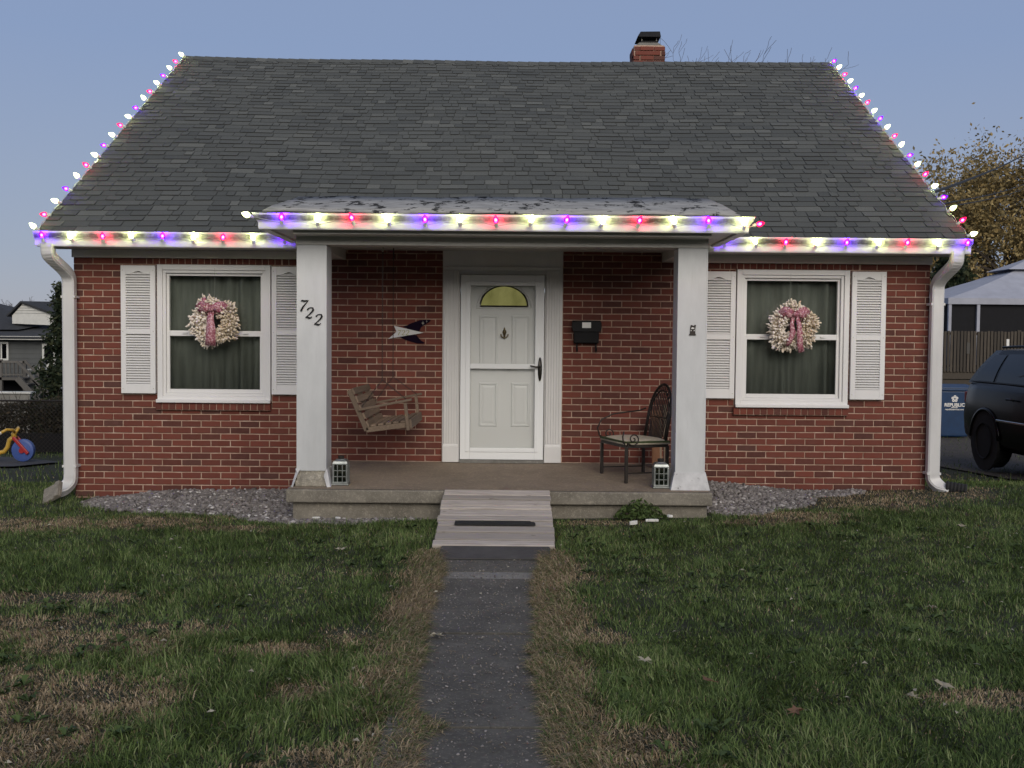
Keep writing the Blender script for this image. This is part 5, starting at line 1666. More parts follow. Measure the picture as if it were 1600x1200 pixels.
# dead grass matted over the walk edges
def edge_sampler(n):
    y = rng.uniform(-7.5, -2.95, n)
    side = rng.random(n) < 0.5
    t = np.abs(rng.normal(0, 0.105, n))
    x = np.where(side, walk_l(y) - 0.02 - t + 0.05 * vnoise(y * 0 + 1, y, 9.0), walk_r(y) + 0.02 + t - 0.05 * vnoise(y * 0 + 7, y, 9.0))
    return x, y
def tone_edge(x, y):
    n = len(x)
    dry = rng.random(n) < 0.52 + 0.45 * vnoise(x + 3, y, 1.7)
    return np.where(dry, np.clip(0.83 + rng.normal(0, 0.13, n), 0.54, 1.0), np.clip(0.25 + rng.normal(0, 0.1, n), 0, .47)), np.ones(n), np.ones(n)
parts.append(blades(48000, edge_sampler, 0.04, 0.12, 0.0036, tone_edge, 1.15, lambda x, y: np.where(x > -0.15, math.pi, 0.0)))
V = []; Q = []; T = []; tq = []
off = 0
for v, q, t, tn in parts:
    V.append(v); Q.append(q + off); T.append(t + off); tq.append(tn); off += len(v)
tq = np.concatenate(tq)
gmesh = np_mesh('grass', np.concatenate(V), np.concatenate(Q), np.concatenate(T), tq, tq)
link('grass', gmesh, 'grass', kind='stuff', label='short dark green lawn grass with straw coloured dry patches', category='grass')

# ------------------------------------------------------------------ gravel beds
ico = bmesh.new(); bmesh.ops.create_icosphere(ico, subdivisions=1, radius=1.0)
ICO_V = np.array([v.co[:] for v in ico.verts]); ICO_F = np.array([[v.index for v in f.verts] for f in ico.faces]); ico.free()
def stones(x, y, z, r, tone):
    n = len(x); k = len(ICO_V)
    V = np.repeat(ICO_V[None], n, 0) * (1 + rng.uniform(-0.28, 0.28, (n, k, 1)))
    V *= np.stack([r * rng.uniform(0.75, 1.35, n), r * rng.uniform(0.75, 1.35, n), r * rng.uniform(0.45, 0.85, n)], -1)[:, None, :]
    a = rng.uniform(0, 6.28, n); c, s = np.cos(a)[:, None], np.sin(a)[:, None]
    b = rng.normal(0, 0.4, n); cb, sb_ = np.cos(b)[:, None], np.sin(b)[:, None]
    X = V[:, :, 0] * cb + V[:, :, 2] * sb_; Z = -V[:, :, 0] * sb_ + V[:, :, 2] * cb
    X, Y = X * c - V[:, :, 1] * s, X * s + V[:, :, 1] * c
    W = np.stack([X + x[:, None], Y + y[:, None], Z + z[:, None]], -1).reshape(-1, 3)
    F = (np.arange(n)[:, None, None] * k + ICO_F[None]).reshape(-1, 3)
    return W, F, np.repeat(tone, len(ICO_F))
def bed_z(x, y):
    up = 0.055 * smooth01((y + 1.3) / 1.2) * np.where(x > 0, 1.9, 1.0) * np.where(x > 0, smooth01((3.1 - x) / 1.1), smooth01((x + 4.3) / 0.8))
    return ground_h(x, y) + up
n = 26000
x = np.concatenate([rng.uniform(-4.4, -0.8, n), rng.uniform(1.7, 3.7, n // 2)]); y = np.concatenate([rng.uniform(-2.05, 0, n), rng.uniform(-1.65, 0, n // 2)])
k = gravel_w(x, y) & ~((x > -1.96) & (x < 1.77) & (y > -1.53))
x, y = x[k], y[k]
tone = np.clip(rng.normal(0.45, 0.2, len(x)), 0, 0.9); tone = np.where(rng.random(len(x)) < 0.02, 1.0, tone)
wv, wf, wt = stones(x, y, bed_z(x, y) + rng.uniform(-0.004, 0.012, len(x)), rng.gamma(4, 0.0032, len(x)).clip(0.006, 0.030), tone)
gme = np_mesh('gravel', wv, None, wf, None, wt)
link('gravel', gme, 'gravel', kind='stuff', label='grey crushed stone beds along the foot of the brick wall', category='gravel')
for nm, xs_, ys_ in (('gravel_bed', np.linspace(-4.35, -0.8, 46), np.linspace(-1.95, 0.03, 26)), ('gravel_bed', np.linspace(1.7, 3.7, 30), np.linspace(-1.6, 0.03, 22))):
    X_, Y_ = np.meshgrid(xs_, ys_); Z_ = np.where(gravel_w(X_, Y_), bed_z(X_, Y_) - 0.006, ground_h(X_, Y_) - 0.03)
    nx2, ny2 = len(xs_), len(ys_); id2 = np.arange(nx2 * ny2).reshape(ny2, nx2)
    q2 = np.stack([id2[:-1, :-1], id2[:-1, 1:], id2[1:, 1:], id2[1:, :-1]], -1).reshape(-1, 4)
    link(nm, np_mesh(nm, np.stack([X_, Y_, Z_], -1).reshape(-1, 3), q2, None, np.zeros(len(q2))), 'soil', kind='structure')

n = 5200
y = rng.uniform(-7.6, -3.3, n); x = rng.uniform(-0.5, 0.22, n)
k = rng.random(n) < 0.35 + 0.65 * vnoise(x, y, 3.0)
x, y = x[k], y[k]
wv, wf, wt = stones(x, y, np.full(len(x), 0.020), rng.gamma(2.5, 0.0011, len(x)).clip(0.0012, 0.007), np.clip(rng.normal(0.42, 0.22, len(x)), 0, 0.85))
link('grit', np_mesh('grit', wv, None, wf, None, wt), 'gravel', kind='stuff', label='loose grit and tiny stones scattered on the dark walk', category='grit')
def bits_sampler(n):
    y = rng.uniform(-7.6, -3.0, n)
    return rng.uniform(-0.48, 0.2, n), y
def tone_bits(x, y): return np.clip(rng.normal(0.82, 0.1, len(x)), 0.6, 1), np.ones(len(x)), np.full(len(x), 2.0)
bv, bq, bt_, btn = blades(420, bits_sampler, 0.02, 0.06, 0.0035, tone_bits, 1.5)
bv[:, 2] = np.maximum(bv[:, 2] * 0.2, 0) + 0.024
link('dead_grass', np_mesh('dead_grass', bv, bq, bt_, btn, btn), 'grass', kind='stuff', label='dead grass clippings lying on the dark walk', category='grass')

# ------------------------------------------------------------------ litter on the lawn
def fallen_leaf(x, y, size, rot, label, mat='fallen', lobes=5, zoff=0.055):
    m = MB()
    pts = []
    for i in range(lobes * 2 + 1):
        a = -math.pi * 0.8 + 1.6 * math.pi * i / (lobes * 2)
        r = size * ((1.0 if i % 2 == 0 else 0.45) * (1.15 if abs(a) < 0.5 else 0.9)) * random.uniform(0.85, 1.1)
        pts.append((r * math.cos(a + rot), r * math.sin(a + rot), random.uniform(-0.004, 0.022) * size / 0.05))
    pts.append((-size * 0.25 * math.cos(rot), -size * 0.25 * math.sin(rot), 0.0))
    n = len(pts)
    z = float(ground_h(x, y)) + zoff
    vs = [(x, y, z + 0.004)] + [(x + p[0], y + p[1], z + p[2]) for p in pts]
    m.add(vs, [(0, 1 + i, 1 + (i + 1) % n) for i in range(n)], random.random())
    st = Vector((x - size * 0.25 * math.cos(rot), y - size * 0.25 * math.sin(rot), z))
    m.tube([st, st - Vector((math.cos(rot) * size * 0.9, math.sin(rot) * size * 0.9, 0.004))], 0.0018, 4, True, 0.2)
    o = m.build('fallen_leaf', mat, None)
    o.modifiers.new('thickness', 'SOLIDIFY').thickness = 0.0012
    o['label'] = label; o['category'] = 'leaf'; o['group'] = 'fallen leaves on the lawn'
fallen_leaf(-0.40, -5.30, 0.050, 0.3, 'pale pointed fallen leaf lying on the dark walk', zoff=0.022)
fallen_leaf(0.666, -5.80, 0.045, 2.2, 'pale curled fallen leaf in the grass nearest the walk')
fallen_leaf(0.923, -6.10, 0.040, 3.0, 'small tan fallen leaf in the grass between a pale curled leaf and a brown one', 'fallenbrown', 3)
fallen_leaf(1.224, -6.50, 0.045, 1.1, 'reddish brown lobed fallen leaf in the near grass', 'fallenbrown')
fallen_leaf(2.00, -6.15, 0.062, 0.9, 'large whitish star shaped fallen leaf in the near grass')
fallen_leaf(1.80, -6.30, 0.035, 2.6, 'small pale fallen leaf beside the large whitish star shaped leaf')
fallen_leaf(2.53, -4.68, 0.042, 4.0, 'pale fallen leaf far out on the green lawn toward the SUV')
fallen_leaf(3.757, -2.24, 0.05, 1.9, 'pale fallen leaf on the lawn nearest the black drain pipe')
fallen_leaf(-1.272, -3.10, 0.05, 5.0, 'white fallen leaf on the lawn between the ramp and the gravel')
def chunk(x, y, sx, sy, sz, rot, label, name='paint_chip'):
    m = MB(); n = 7
    pl_ = [(x + (sx * math.cos(a) * math.cos(rot) - sy * math.sin(a) * math.sin(rot)) * random.uniform(0.75, 1.1), y + (sx * math.cos(a) * math.sin(rot) + sy * math.sin(a) * math.cos(rot)) * random.uniform(0.75, 1.1)) for a in [2 * math.pi * i / n for i in range(n)]]
    z = float(ground_h(x, y)) + 0.045
    m.prism(pl_, z, z + sz, 'Z')
    m.build(name, 'chippedwhite', None, bevel=0.003, label=label, category='debris', group='white pieces fallen from the porch trim')
chunk(1.22, -1.93, 0.075, 0.022, 0.02, 0.1, 'long flat white broken piece on the grass by the weed')
chunk(1.04, -2.06, 0.055, 0.018, 0.03, 0.7, 'bent white broken piece on the grass nearest the ramp')
chunk(1.40, -1.74, 0.035, 0.02, 0.02, 2.2, 'small white broken piece on the grass nearest the porch corner')
chunk(-1.72, -1.72, 0.045, 0.02, 0.012, 0.1, 'flat white chip on the gravel under the broken column base')
chunk(-1.52, -1.74, 0.035, 0.022, 0.012, 2.5, 'pointed white chip on the gravel nearer the ramp')

n = 900
y = rng.uniform(-7.4, -1.9, n); x = rng.uniform(-3.6, 4.2, n)
k = (np.abs(x) < 0.49 * (y + 10.93)) & ((x < -0.75) | (x > 0.5)) & (vnoise(x, y, 1.3) > 0.52)
x, y = x[k][:150], y[k][:150]
lv_, lq_, lt_ = [], [], []
for cx_, cy_ in zip(x, y):
    z_ = float(ground_h(cx_, cy_)) + 0.018
    for j in range(random.randint(4, 8)):
        a = random.uniform(0, 6.28); L = random.uniform(0.03, 0.07); w_ = L * random.uniform(0.2, 0.32)
        c_, s_ = math.cos(a), math.sin(a); b_ = len(lv_)
        up_ = random.uniform(0.012, 0.04)
        lv_ += [(cx_, cy_, z_), (cx_ + c_ * L * .55 - s_ * w_, cy_ + s_ * L * .55 + c_ * w_, z_ + up_), (cx_ + c_ * L, cy_ + s_ * L, z_ + up_ * 0.7), (cx_ + c_ * L * .55 + s_ * w_, cy_ + s_ * L * .55 - c_ * w_, z_ + up_)]
        lq_.append([b_, b_ + 1, b_ + 2, b_ + 3]); lt_.append(random.random())
link('weeds', np_mesh('weeds', np.array(lv_), np.array(lq_), None, np.array(lt_)), 'weed', kind='stuff', label='small broad leaved weeds scattered through the lawn', category='weeds')
n = 170
y = rng.uniform(-7.4, -1.9, n); x = rng.uniform(-4.2, 4.6, n)
lv_, lq_, lt_ = [], [], []
for cx_, cy_ in zip(x, y):
    if -0.6 < cx_ < 0.36 and cy_ > -3.0: continue
    z_ = float(ground_h(cx_, cy_)) + random.uniform(0.02, 0.05); a = random.uniform(0, 6.28); L = random.uniform(0.008, 0.022); w_ = L * 0.5
    c_, s_ = math.cos(a), math.sin(a); b_ = len(lv_)
    lv_ += [(cx_ - c_ * L, cy_ - s_ * L, z_), (cx_ - s_ * w_, cy_ + c_ * w_, z_ + random.uniform(0, .012)), (cx_ + c_ * L, cy_ + s_ * L, z_), (cx_ + s_ * w_, cy_ - c_ * w_, z_ + random.uniform(0, .012))]
    lq_.append([b_, b_ + 1, b_ + 2, b_ + 3]); lt_.append(random.random())
link('leaf_litter', np_mesh('leaf_litter', np.array(lv_), np.array(lq_), None, np.array(lt_)), 'fallen', kind='stuff', label='tiny pale leaf fragments scattered over the lawn', category='litter')

# weed growing at the porch
def leaf_cloud(n, sampler, size, tone_lo=0.0, tone_hi=1.0, jit=1.0):
    P = sampler(n)
    n = len(P)
    d = rng.normal(0, 1, (n, 3)); d /= np.linalg.norm(d, axis=1)[:, None]
    u = np.cross(d, rng.normal(0, 1, (n, 3))); u /= np.linalg.norm(u, axis=1)[:, None]
    s = size * rng.uniform(0.6, 1.35, n)[:, None]
    V = np.stack([P - d * s, P + u * s * 0.5, P + d * s, P - u * s * 0.5], 1)
    Q = np.arange(n)[:, None] * 4 + np.arange(4)
    return V.reshape(-1, 3), Q, rng.uniform(tone_lo, tone_hi, n)
wt_ = thing('weed', (1.15, -1.62, 0.06), 'low green weed growing against the porch slab', 'plant')
def ws_(n):
    a = rng.uniform(0, 6.28, n); r = np.sqrt(rng.random(n))
    return np.stack([1.15 + 0.24 * r * np.cos(a), -1.66 + 0.07 * r * np.sin(a), 0.06 + 0.16 * (1 - r ** 2) * rng.random(n) + 0.02], -1)
v, q, tn = leaf_cloud(700, ws_, 0.019)
link('foliage', np_mesh('foliage', v, q, None, tn), 'weed', wt_)
stm = MB()
for i in range(9):
    a = random.uniform(0, math.pi * 2)
    stm.tube([(1.15, -1.66, 0.05), (1.15 + 0.15 * math.cos(a), -1.66 + 0.05 * math.sin(a), 0.12)], 0.003, 4)
stm.build('stems', 'bark', wt_)

# ------------------------------------------------------------------ trees
def grow(rr, mb, p, d, length, rad, depth, tips, bend=0.25, split=(2, 3), shrink=0.72, up=0.12, seg=4, minr=0.006):
    pts = [p.copy()]; rs = [rad]
    for i in range(seg):
        d = (d + Vector((rr.gauss(0, bend), rr.gauss(0, bend), rr.gauss(0, bend) + up)) * 0.5).normalized()
        p = p + d * length / seg
        pts.append(p.copy()); rs.append(max(minr, rad * (1 - 0.35 * (i + 1) / seg)))
    mb.tube(pts, rs, 5 if depth > 1 else 4, False)
    if depth == 0:
        tips.append(p.copy()); return
    for q in pts[2:]: 
        if depth <= 2: tips.append(q.copy())
    for k in range(rr.randint(*split)):
        a = rr.uniform(0, 6.28); sp = rr.uniform(0.45, 0.95)
        u = d.orthogonal().normalized(); w = d.cross(u)
        nd = (d * math.cos(sp) + (u * math.cos(a) + w * math.sin(a)) * math.sin(sp)).normalized()
        st = pts[-1] if k == 0 else pts[rr.randint(2, len(pts) - 1)]
        grow(rr, mb, st.copy(), nd, length * shrink * rr.uniform(0.8, 1.15), rs[-1] * 0.72, depth - 1, tips, bend, split, shrink, up, seg, minr)
def tree(name, x, y, h, label, seed, leaves=0, leafmat=None, leaf=0.1, depth=5, rad=0.16, trunk=0.32, group=None, bark='bark', clump=0.35, split=(2, 3), shrink=0.74, lean=(0, 0), up=0.12):
    rr = random.Random(seed)
    z = float(ground_h(x, y))
    t = thing(name, (x, y, z), label, 'tree', group)
    m = MB(); tips = []
    base = Vector((x, y, z - 0.1))
    m.tube([base, base + Vector((0, 0, 0.25)), base + Vector((lean[0] * .3, lean[1] * .3, h * trunk))], [rad * 1.35, rad * 1.05, rad * 0.9], 8, False)
    p = base + Vector((lean[0] * .3, lean[1] * .3, h * trunk))
    for i in range(4):
        a = i * 1.57 + rr.uniform(-0.5, 0.5)
        d = Vector((math.cos(a) * 0.62 + lean[0] * 0.2, math.sin(a) * 0.62, 0.8)).normalized()
        grow(rr, m, p.copy(), d, h * 0.27, rad * 0.62, depth - 1, tips, 0.3, split, shrink, up)
    top = max(tp.z for tp in tips)
    s = (h + z - p.z) / (top - p.z)
    o = m.build('trunk', bark, t, True)
    # bring the crown to the wanted height
    for v_ in o.data.vertices:
        if v_.co.z > p.z: v_.co.z = p.z + (v_.co.z - p.z) * s
    for tp in tips: tp.z = p.z + (tp.z - p.z) * s
    if leaves:
        TT = np.array([tp[:] for tp in tips])
        def sm(n):
            k = rng.integers(0, len(TT), n)
            return TT[k] + rng.normal(0, clump, (n, 3))
        v, q, tn = leaf_cloud(leaves, sm, leaf)
        link('crown', np_mesh('crown', v, q, None, tn), leafmat, t)
    return t
tree('autumn_tree', 19.3, 29.0, 9.9, 'big tree with thinning brown autumn leaves behind the canopy tent', 4, 46000, 'autumn', 0.075, 6, 0.30, 0.20, clump=0.30, split=(3, 3), shrink=0.76)
tree('autumn_tree', 16.6, 33.0, 7.4, 'smaller half bare brown tree between the downspout and the big autumn tree', 9, 3200, 'autumn', 0.085, 6, 0.16, 0.25, clump=0.35, shrink=0.76)
tree('bare_tree', 6.7, 25.0, 12.05, 'tall bare tree top showing above the roof ridge beside the chimney', 14, 0, None, 0.1, 6, 0.16, 0.42, bark='twig', split=(3, 3), shrink=0.72, up=0.3)
tree('bare_tree', -26.2, 45.0, 5.4, 'distant bare round tree behind the grey neighbour house', 17, 0, None, 0.1, 6, 0.16, 0.3, bark='twig', split=(3, 3), shrink=0.72)
def conifer(x, y, h, r, label, seed, n=5200, name='conifer', leaf=0.075):
    rr = random.Random(seed)
    z = float(ground_h(x, y))
    t = thing(name, (x, y, z), label, 'tree')
    m = MB().tube([(x, y, z - 0.1), (x, y, z + h * 0.98)], [r * 0.11, 0.012], 7, False)
    tips = []
    lv = int(h / 0.16)
    for i in range(lv):
        f = i / lv
        for k in range(7):
            a = rr.uniform(0, 6.28)
            L = r * (1 - f) ** 0.8 * rr.uniform(0.55, 1.1) + 0.06
            z0 = z + h * (0.06 + 0.92 * f)
            e = Vector((x + L * math.cos(a), y + L * math.sin(a), z0 - L * 0.12 + rr.uniform(-0.08, 0.10)))
            m.tube([(x, y, z0), e], [0.014, 0.004], 4, False)
            for u in (0.35, 0.5, 0.65, 0.8, 0.92, 1.0):
                tips.append(Vector((x, y, z0)).lerp(e, u))
    m.build('trunk', 'bark', t)
    TT = np.array([tp[:] for tp in tips])
    def sm(nn):
        k = rng.integers(0, len(TT), nn)
        return TT[k] + rng.normal(0, 0.045 + 0.03 * r, (nn, 3))
    v, q, tn = leaf_cloud(n, sm, leaf)
    link('crown', np_mesh('crown', v, q, None, tn), 'needle', t)
conifer(-9.42, 11.2, 3.5, 0.72, 'dark shaggy conifer rising between the downspout and the grey neighbour house', 31, 9000, leaf=0.05)
conifer(14.6, 24.0, 6.0, 1.5, 'dark evergreen rising behind the deck railing close to the downspout', 32, 9000, leaf=0.09)
conifer(20.9, 32.0, 7.0, 1.9, 'tall dark evergreen behind the canopy tent', 33, 11000, leaf=0.11)
# unseen tree line added behind the photographer to darken the window reflections
def wds(n):
    x = rng.uniform(-48, 48, n); y = rng.normal(-44, 1.6, n)
    top = 6.0 + 4.0 * vnoise(x, y * 0 + 4, 0.22) + 1.2 * vnoise(x, y * 0, 1.1)
    return np.stack([x, y, ground_h(x, y) + top * rng.random(n) ** 0.8], -1)
v, q, tn = leaf_cloud(34000, wds, 0.75)
link('unseen_woods', np_mesh('unseen_woods', v, q, None, tn), 'vine', kind='stuff', label='dark unseen trees across the street, added to darken the window reflections', category='unseen_woods')

# ------------------------------------------------------------------ hedge and chain-link fence, neighbour side
def gh(x, y): return float(ground_h(x, y))
hg = thing('hedge', (-8.6, 8.2, gh(-8.6, 8.2)), 'unkempt brown and dark green hedge behind the chain link fence', 'hedge')
def hs(n):
    x = rng.uniform(-11.6, -5.3, n); y = rng.normal(8.25, 0.28, n)
    top = 0.95 + 0.22 * vnoise(x, y * 0 + 2, 2.0) - 0.12
    z = ground_h(x, y) + 0.25 + (top - 0.25) * rng.random(n) ** 0.7
    return np.stack([x, y, z], -1)
v, q, tn = leaf_cloud(15000, hs, 0.036)
link('foliage', np_mesh('foliage', v, q, None, tn), 'vine', hg)
st = MB()
for i in range(110):
    x = random.uniform(-11.5, -5.4); y = 8.25 + random.uniform(-0.25, 0.25); z = gh(x, y)
    st.tube([(x, y, z), (x + random.uniform(-.12, .12), y + random.uniform(-.1, .1), z + 0.5), (x + random.uniform(-.3, .3), y + random.uniform(-.2, .2), z + random.uniform(0.8, 1.15))], [0.012, 0.008, 0.003], 4, False)
st.build('stems', 'bark', hg)
cf = thing('chain_link_fence', (-8.5, 7.6, gh(-8.5, 7.6)), 'dark chain link fence in front of the hedge behind the tricycle', 'fence')
for x in (-11.4, -9.6, -7.75, -5.9):
    MB().tube([(x, 7.6, gh(x, 7.6) - 0.1), (x, 7.6, gh(x, 7.6) + 0.98)], 0.025, 8).build('post', 'rail', cf)
MB().tube([(-11.4, 7.6, gh(-11.4, 7.6) + 0.94), (-9.6, 7.6, gh(-9.6, 7.6) + 0.94), (-7.75, 7.6, gh(-7.75, 7.6) + 0.94), (-5.9, 7.6, gh(-5.9, 7.6) + 0.94)], 0.017, 6).build('top_rail', 'iron', cf)
lk = MB()
zf0 = gh(-8.6, 7.6)
k = -11.4
while k < -5.9:
    for s in (1, -1):
        xa, xb = k, k + s * 0.9
        za, zb2 = zf0 + 0.03, zf0 + 0.93
        t0 = 0.0; t1 = 1.0
        if xb < -11.4: t1 = (xa + 11.4) / 0.9
        if xb > -5.9: t1 = (-5.9 - xa) / 0.9
        if t1 > 0.02:
            a = Vector((xa, 7.6 + 0.004 * s, za)); b = Vector((xa + (xb - xa) * t1, 7.6 + 0.004 * s, za + (zb2 - za) * t1))
            lk.beam(a, b, 0.005, 0.005, (0, 1, 0))
    k += 0.075
lk.build('wire_mesh', 'iron', cf, kind='stuff')
MB().box(-11.3, -6.0, 7.66, 7.672, zf0 + 0.02, zf0 + 0.36).build('dark_screen', 'net', cf)
MB().box(-7.67, -7.59, 7.52, 7.56, gh(-7.6, 7.5) - 0.05, gh(-7.6, 7.5) + 0.42).build('fence_stake', 'rail', None, label='short grey stake standing by the fence beside the tricycle wheel', category='stake')

# ------------------------------------------------------------------ toy tricycle
tx, ty = -7.43, 5.0
tz = gh(tx, ty) + 0.03
tk = thing('toy_tricycle', (tx - 0.4, ty, tz), 'yellow plastic toy tricycle with big blue front wheel', 'tricycle')
def disc(x, y, z, r, w, mat, name, parent, n=28):
    return MB().lathe([(r * 0.25, -w * 0.62), (r * 0.8, -w * 0.5), (r * 0.97, -w * 0.42), (r, -w * 0.25), (r, w * 0.25), (r * 0.97, w * 0.42), (r * 0.8, w * 0.5), (r * 0.25, w * 0.62)], (x, y, z), (0, 1, 0), n).build(name, mat, parent)
wl = disc(tx, ty, tz + 0.172, 0.172, 0.09, 'toyblue', 'front_wheel', tk)
MB().tube([(tx, ty - 0.075, tz + 0.172), (tx, ty - 0.055, tz + 0.172)], 0.04, 12).build('hub', 'toyred', wl)
for s in (-1, 1):
    MB().beam((tx + 0.10, ty + s * 0.072, tz + 0.125), (tx - 0.135, ty + s * 0.05, tz + 0.375), 0.05, 0.035, (0, 1, 0)).build('fork_leg', 'toyred', tk, bevel=0.01)
MB().tube([(tx - 0.13, ty, tz + 0.36), (tx - 0.15, ty, tz + 0.42), (tx - 0.12, ty, tz + 0.46)], [0.045, 0.04, 0.035], 10).build('steering_head', 'toyyellow', tk, True)
for s in (-1, 1):
    g = MB().tube([(tx - 0.13, ty, tz + 0.43), (tx - 0.115, ty + s * 0.09, tz + 0.49), (tx - 0.165, ty + s * 0.19, tz + 0.50), (tx - 0.235, ty + s * 0.24, tz + 0.45)], 0.022, 8).build('handlebar', 'toyyellow', tk, True)
    MB().tube([(tx - 0.225, ty + s * 0.233, tz + 0.457), (tx - 0.265, ty + s * 0.262, tz + 0.43)], 0.024, 8).build('grip', 'toywhite', g)
MB().tube([(tx - 0.14, ty, tz + 0.38), (tx - 0.21, ty, tz + 0.33), (tx - 0.24, ty, tz + 0.22), (tx - 0.29, ty, tz + 0.15), (tx - 0.40, ty, tz + 0.12), (tx - 0.75, ty, tz + 0.13)], [0.036, 0.036, 0.034, 0.034, 0.036, 0.04], 10).build('frame', 'toyyellow', tk, True)
MB().tube([(tx - 0.72, ty - 0.25, tz + 0.1), (tx - 0.72, ty + 0.25, tz + 0.1)], 0.014, 8).build('rear_axle', 'toyred', tk)
for s in (-1, 1): disc(tx - 0.72, ty + s * 0.23, tz + 0.1, 0.1, 0.07, 'toyblue', 'rear_wheel', tk, 20)
MB().prism([(tx - 0.45, tz + 0.15), (tx - 0.75, tz + 0.16), (tx - 0.83, tz + 0.38), (tx - 0.79, tz + 0.385), (tx - 0.71, tz + 0.21), (tx - 0.46, tz + 0.19)], ty - 0.13, ty + 0.13).build('seat', 'toyred', tk, bevel=0.015)

# ------------------------------------------------------------------ neighbour's grey house
def P2(px, py, Y):
    """photo pixel (1600 px wide) to a point on the plane y = Y of the place"""
    x = px - 800; y = py - 600
    c, s = math.cos(R(0.5)), math.sin(R(0.5))
    xu = x * c + y * s; yu = -x * s + y * c
    d = (xu / 1640, math.cos(R(2.27)) - yu / 1640 * math.sin(R(2.27)), -math.sin(R(2.27)) - yu / 1640 * math.cos(R(2.27)))
    t = (Y + 10.93) / d[1]
    return Vector((d[0] * t, Y, 1.62 + d[2] * t))
nb = thing('neighbour_house', (-18.8, 25, gh(-18, 25)), 'dark grey house with white gable and raised deck beyond the hedge', 'house')
nz = gh(-15, 21) - 0.3
MB().box(-24, -13.72, 21.0, 30, nz, 1.62).build('wall', 'siding', nb)
bd_ = MB()
for i in range(9):
    z = 0.25 + i * 0.15
    bd_.prism([(21.0, z), (20.985, z), (20.997, z + 0.146), (21.0, z + 0.146)], -24, -13.72, 'X')
bd_.build('clapboards', 'siding', nb, kind='stuff')
MB().box(-24.3, -13.5, 20.62, 20.66, 1.57, 1.68).build('fascia', 'farwhite', nb)
MB().box(-13.80, -13.715, 20.96, 21.04, nz, 1.60).build('corner_board', 'farwhite', nb)
rf = MB().prism([(20.6, 1.66), (25.5, 2.44), (30.4, 1.66), (30.4, 1.60), (20.6, 1.60)], -24.3, -13.45, 'X').build('roof', 'farroof', nb)
hp = MB().add([(-15.05, 22.4, 2.0), (-15.3, 21.6, 1.88), (-24, 21.6, 1.88), (-24, 29, 1.9), (-15.05, 29, 1.9), (-17.6, 24.5, 2.85), (-24, 24.5, 2.85)], [(0, 1, 5), (1, 2, 6, 5), (2, 3, 6), (3, 4, 5, 6), (4, 0, 5)])
hp.build('upper_roof', 'farroof', nb)
ga, gb, gc = P2(37, 473, 22.0), P2(19, 493, 22.0), P2(90, 496, 22.0)
gw_ = MB().prism([(ga.x, ga.z), (gb.x, gb.z), (gb.x, gb.z - 0.25), (gc.x, gc.z - 0.25), (gc.x, gc.z)], 22.0, 22.25).build('gable_wall', 'farwhite', nb)
for i in range(4):
    f = 0.2 + i * 0.2
    zl = gb.z + (ga.z - gb.z) * f
    MB().box(gb.x + (ga.x - gb.x) * f, gc.x + (ga.x - gc.x) * f, 21.992, 21.999, zl - 0.008, zl).build('clapboard_edge', 'siding', gw_)
MB().add([(ga.x - 0.06, 21.9, ga.z + 0.05), (gc.x + 0.2, 21.9, gc.z + 0.03), (gc.x + 0.9, 25, gc.z + 0.35), (ga.x + 1.6, 25, ga.z + 0.12)], [(0, 1, 2, 3)]).build('gable_roof', 'farroof', nb).modifiers.new('thickness', 'SOLIDIFY').thickness = 0.06
MB().add([(ga.x - 0.06, 21.9, ga.z + 0.05), (gb.x - 0.15, 21.9, gb.z + 0.0), (gb.x - 0.15, 24, gb.z), (ga.x, 24, ga.z)], [(0, 1, 2, 3)]).build('gable_roof', 'farroof', nb).modifiers.new('thickness', 'SOLIDIFY').thickness = 0.05
def far_window(x0, x1, z0, z1, y, parent, n=2):
    f = MB(); t = 0.055
    f.box(x0, x0 + t, y - 0.06, y, z0, z1); f.box(x1 - t, x1, y - 0.06, y, z0, z1); f.box(x0 + t, x1 - t, y - 0.06, y, z0, z0 + t); f.box(x0 + t, x1 - t, y - 0.06, y, z1 - t, z1)
    for i in range(1, n):
        x = x0 + (x1 - x0) * i / n; f.box(x - 0.02, x + 0.02, y - 0.05, y - 0.005, z0 + t, z1 - t)
    w = f.build('window', 'farwhite', parent)
    MB().box(x0 + t, x1 - t, y - 0.03, y - 0.02, z0 + t, z1 - t).build('pane', 'carglass', w)
far_window(-15.95, -15.29, 0.94, 1.50, 20.98, nb, 3)
dr = MB().box(-14.27, -13.86, 20.93, 20.98, 0.50, 1.46).build('door', 'farwhite', nb)
MB().box(-14.2, -13.93, 20.92, 20.928, 0.98, 1.40).build('pane', 'carglass', dr)
MB().box(-16.6, -13.62, 19.5, 20.98, 0.40, 0.48).build('deck_floor', 'deckgrey', nb)
for x in (-16.5, -15.6, -14.85, -14.15, -13.66):
    MB().box(x - 0.045, x + 0.045, 19.5, 19.59, nz, 0.98 if x != -14.85 else 1.0).build('deck_post', 'deckgrey', nb)
for xa, xb in ((-16.6, -14.15),):
    MB().box(xa, xb, 19.5, 19.56, 0.90, 0.96).build('deck_rail', 'deckgrey', nb)
    MB().box(xa, xb, 19.52, 19.55, 0.54, 0.58).build('deck_rail', 'deckgrey', nb)
x = -16.55
while x < -14.15:
    MB().box(x, x + 0.035, 19.525, 19.555, 0.50, 0.90).build('baluster', 'deckgrey', nb); x += 0.115
MB().box(-13.66, -13.62, 19.6, 20.9, 0.9, 0.96).build('deck_rail', 'deckgrey', nb)
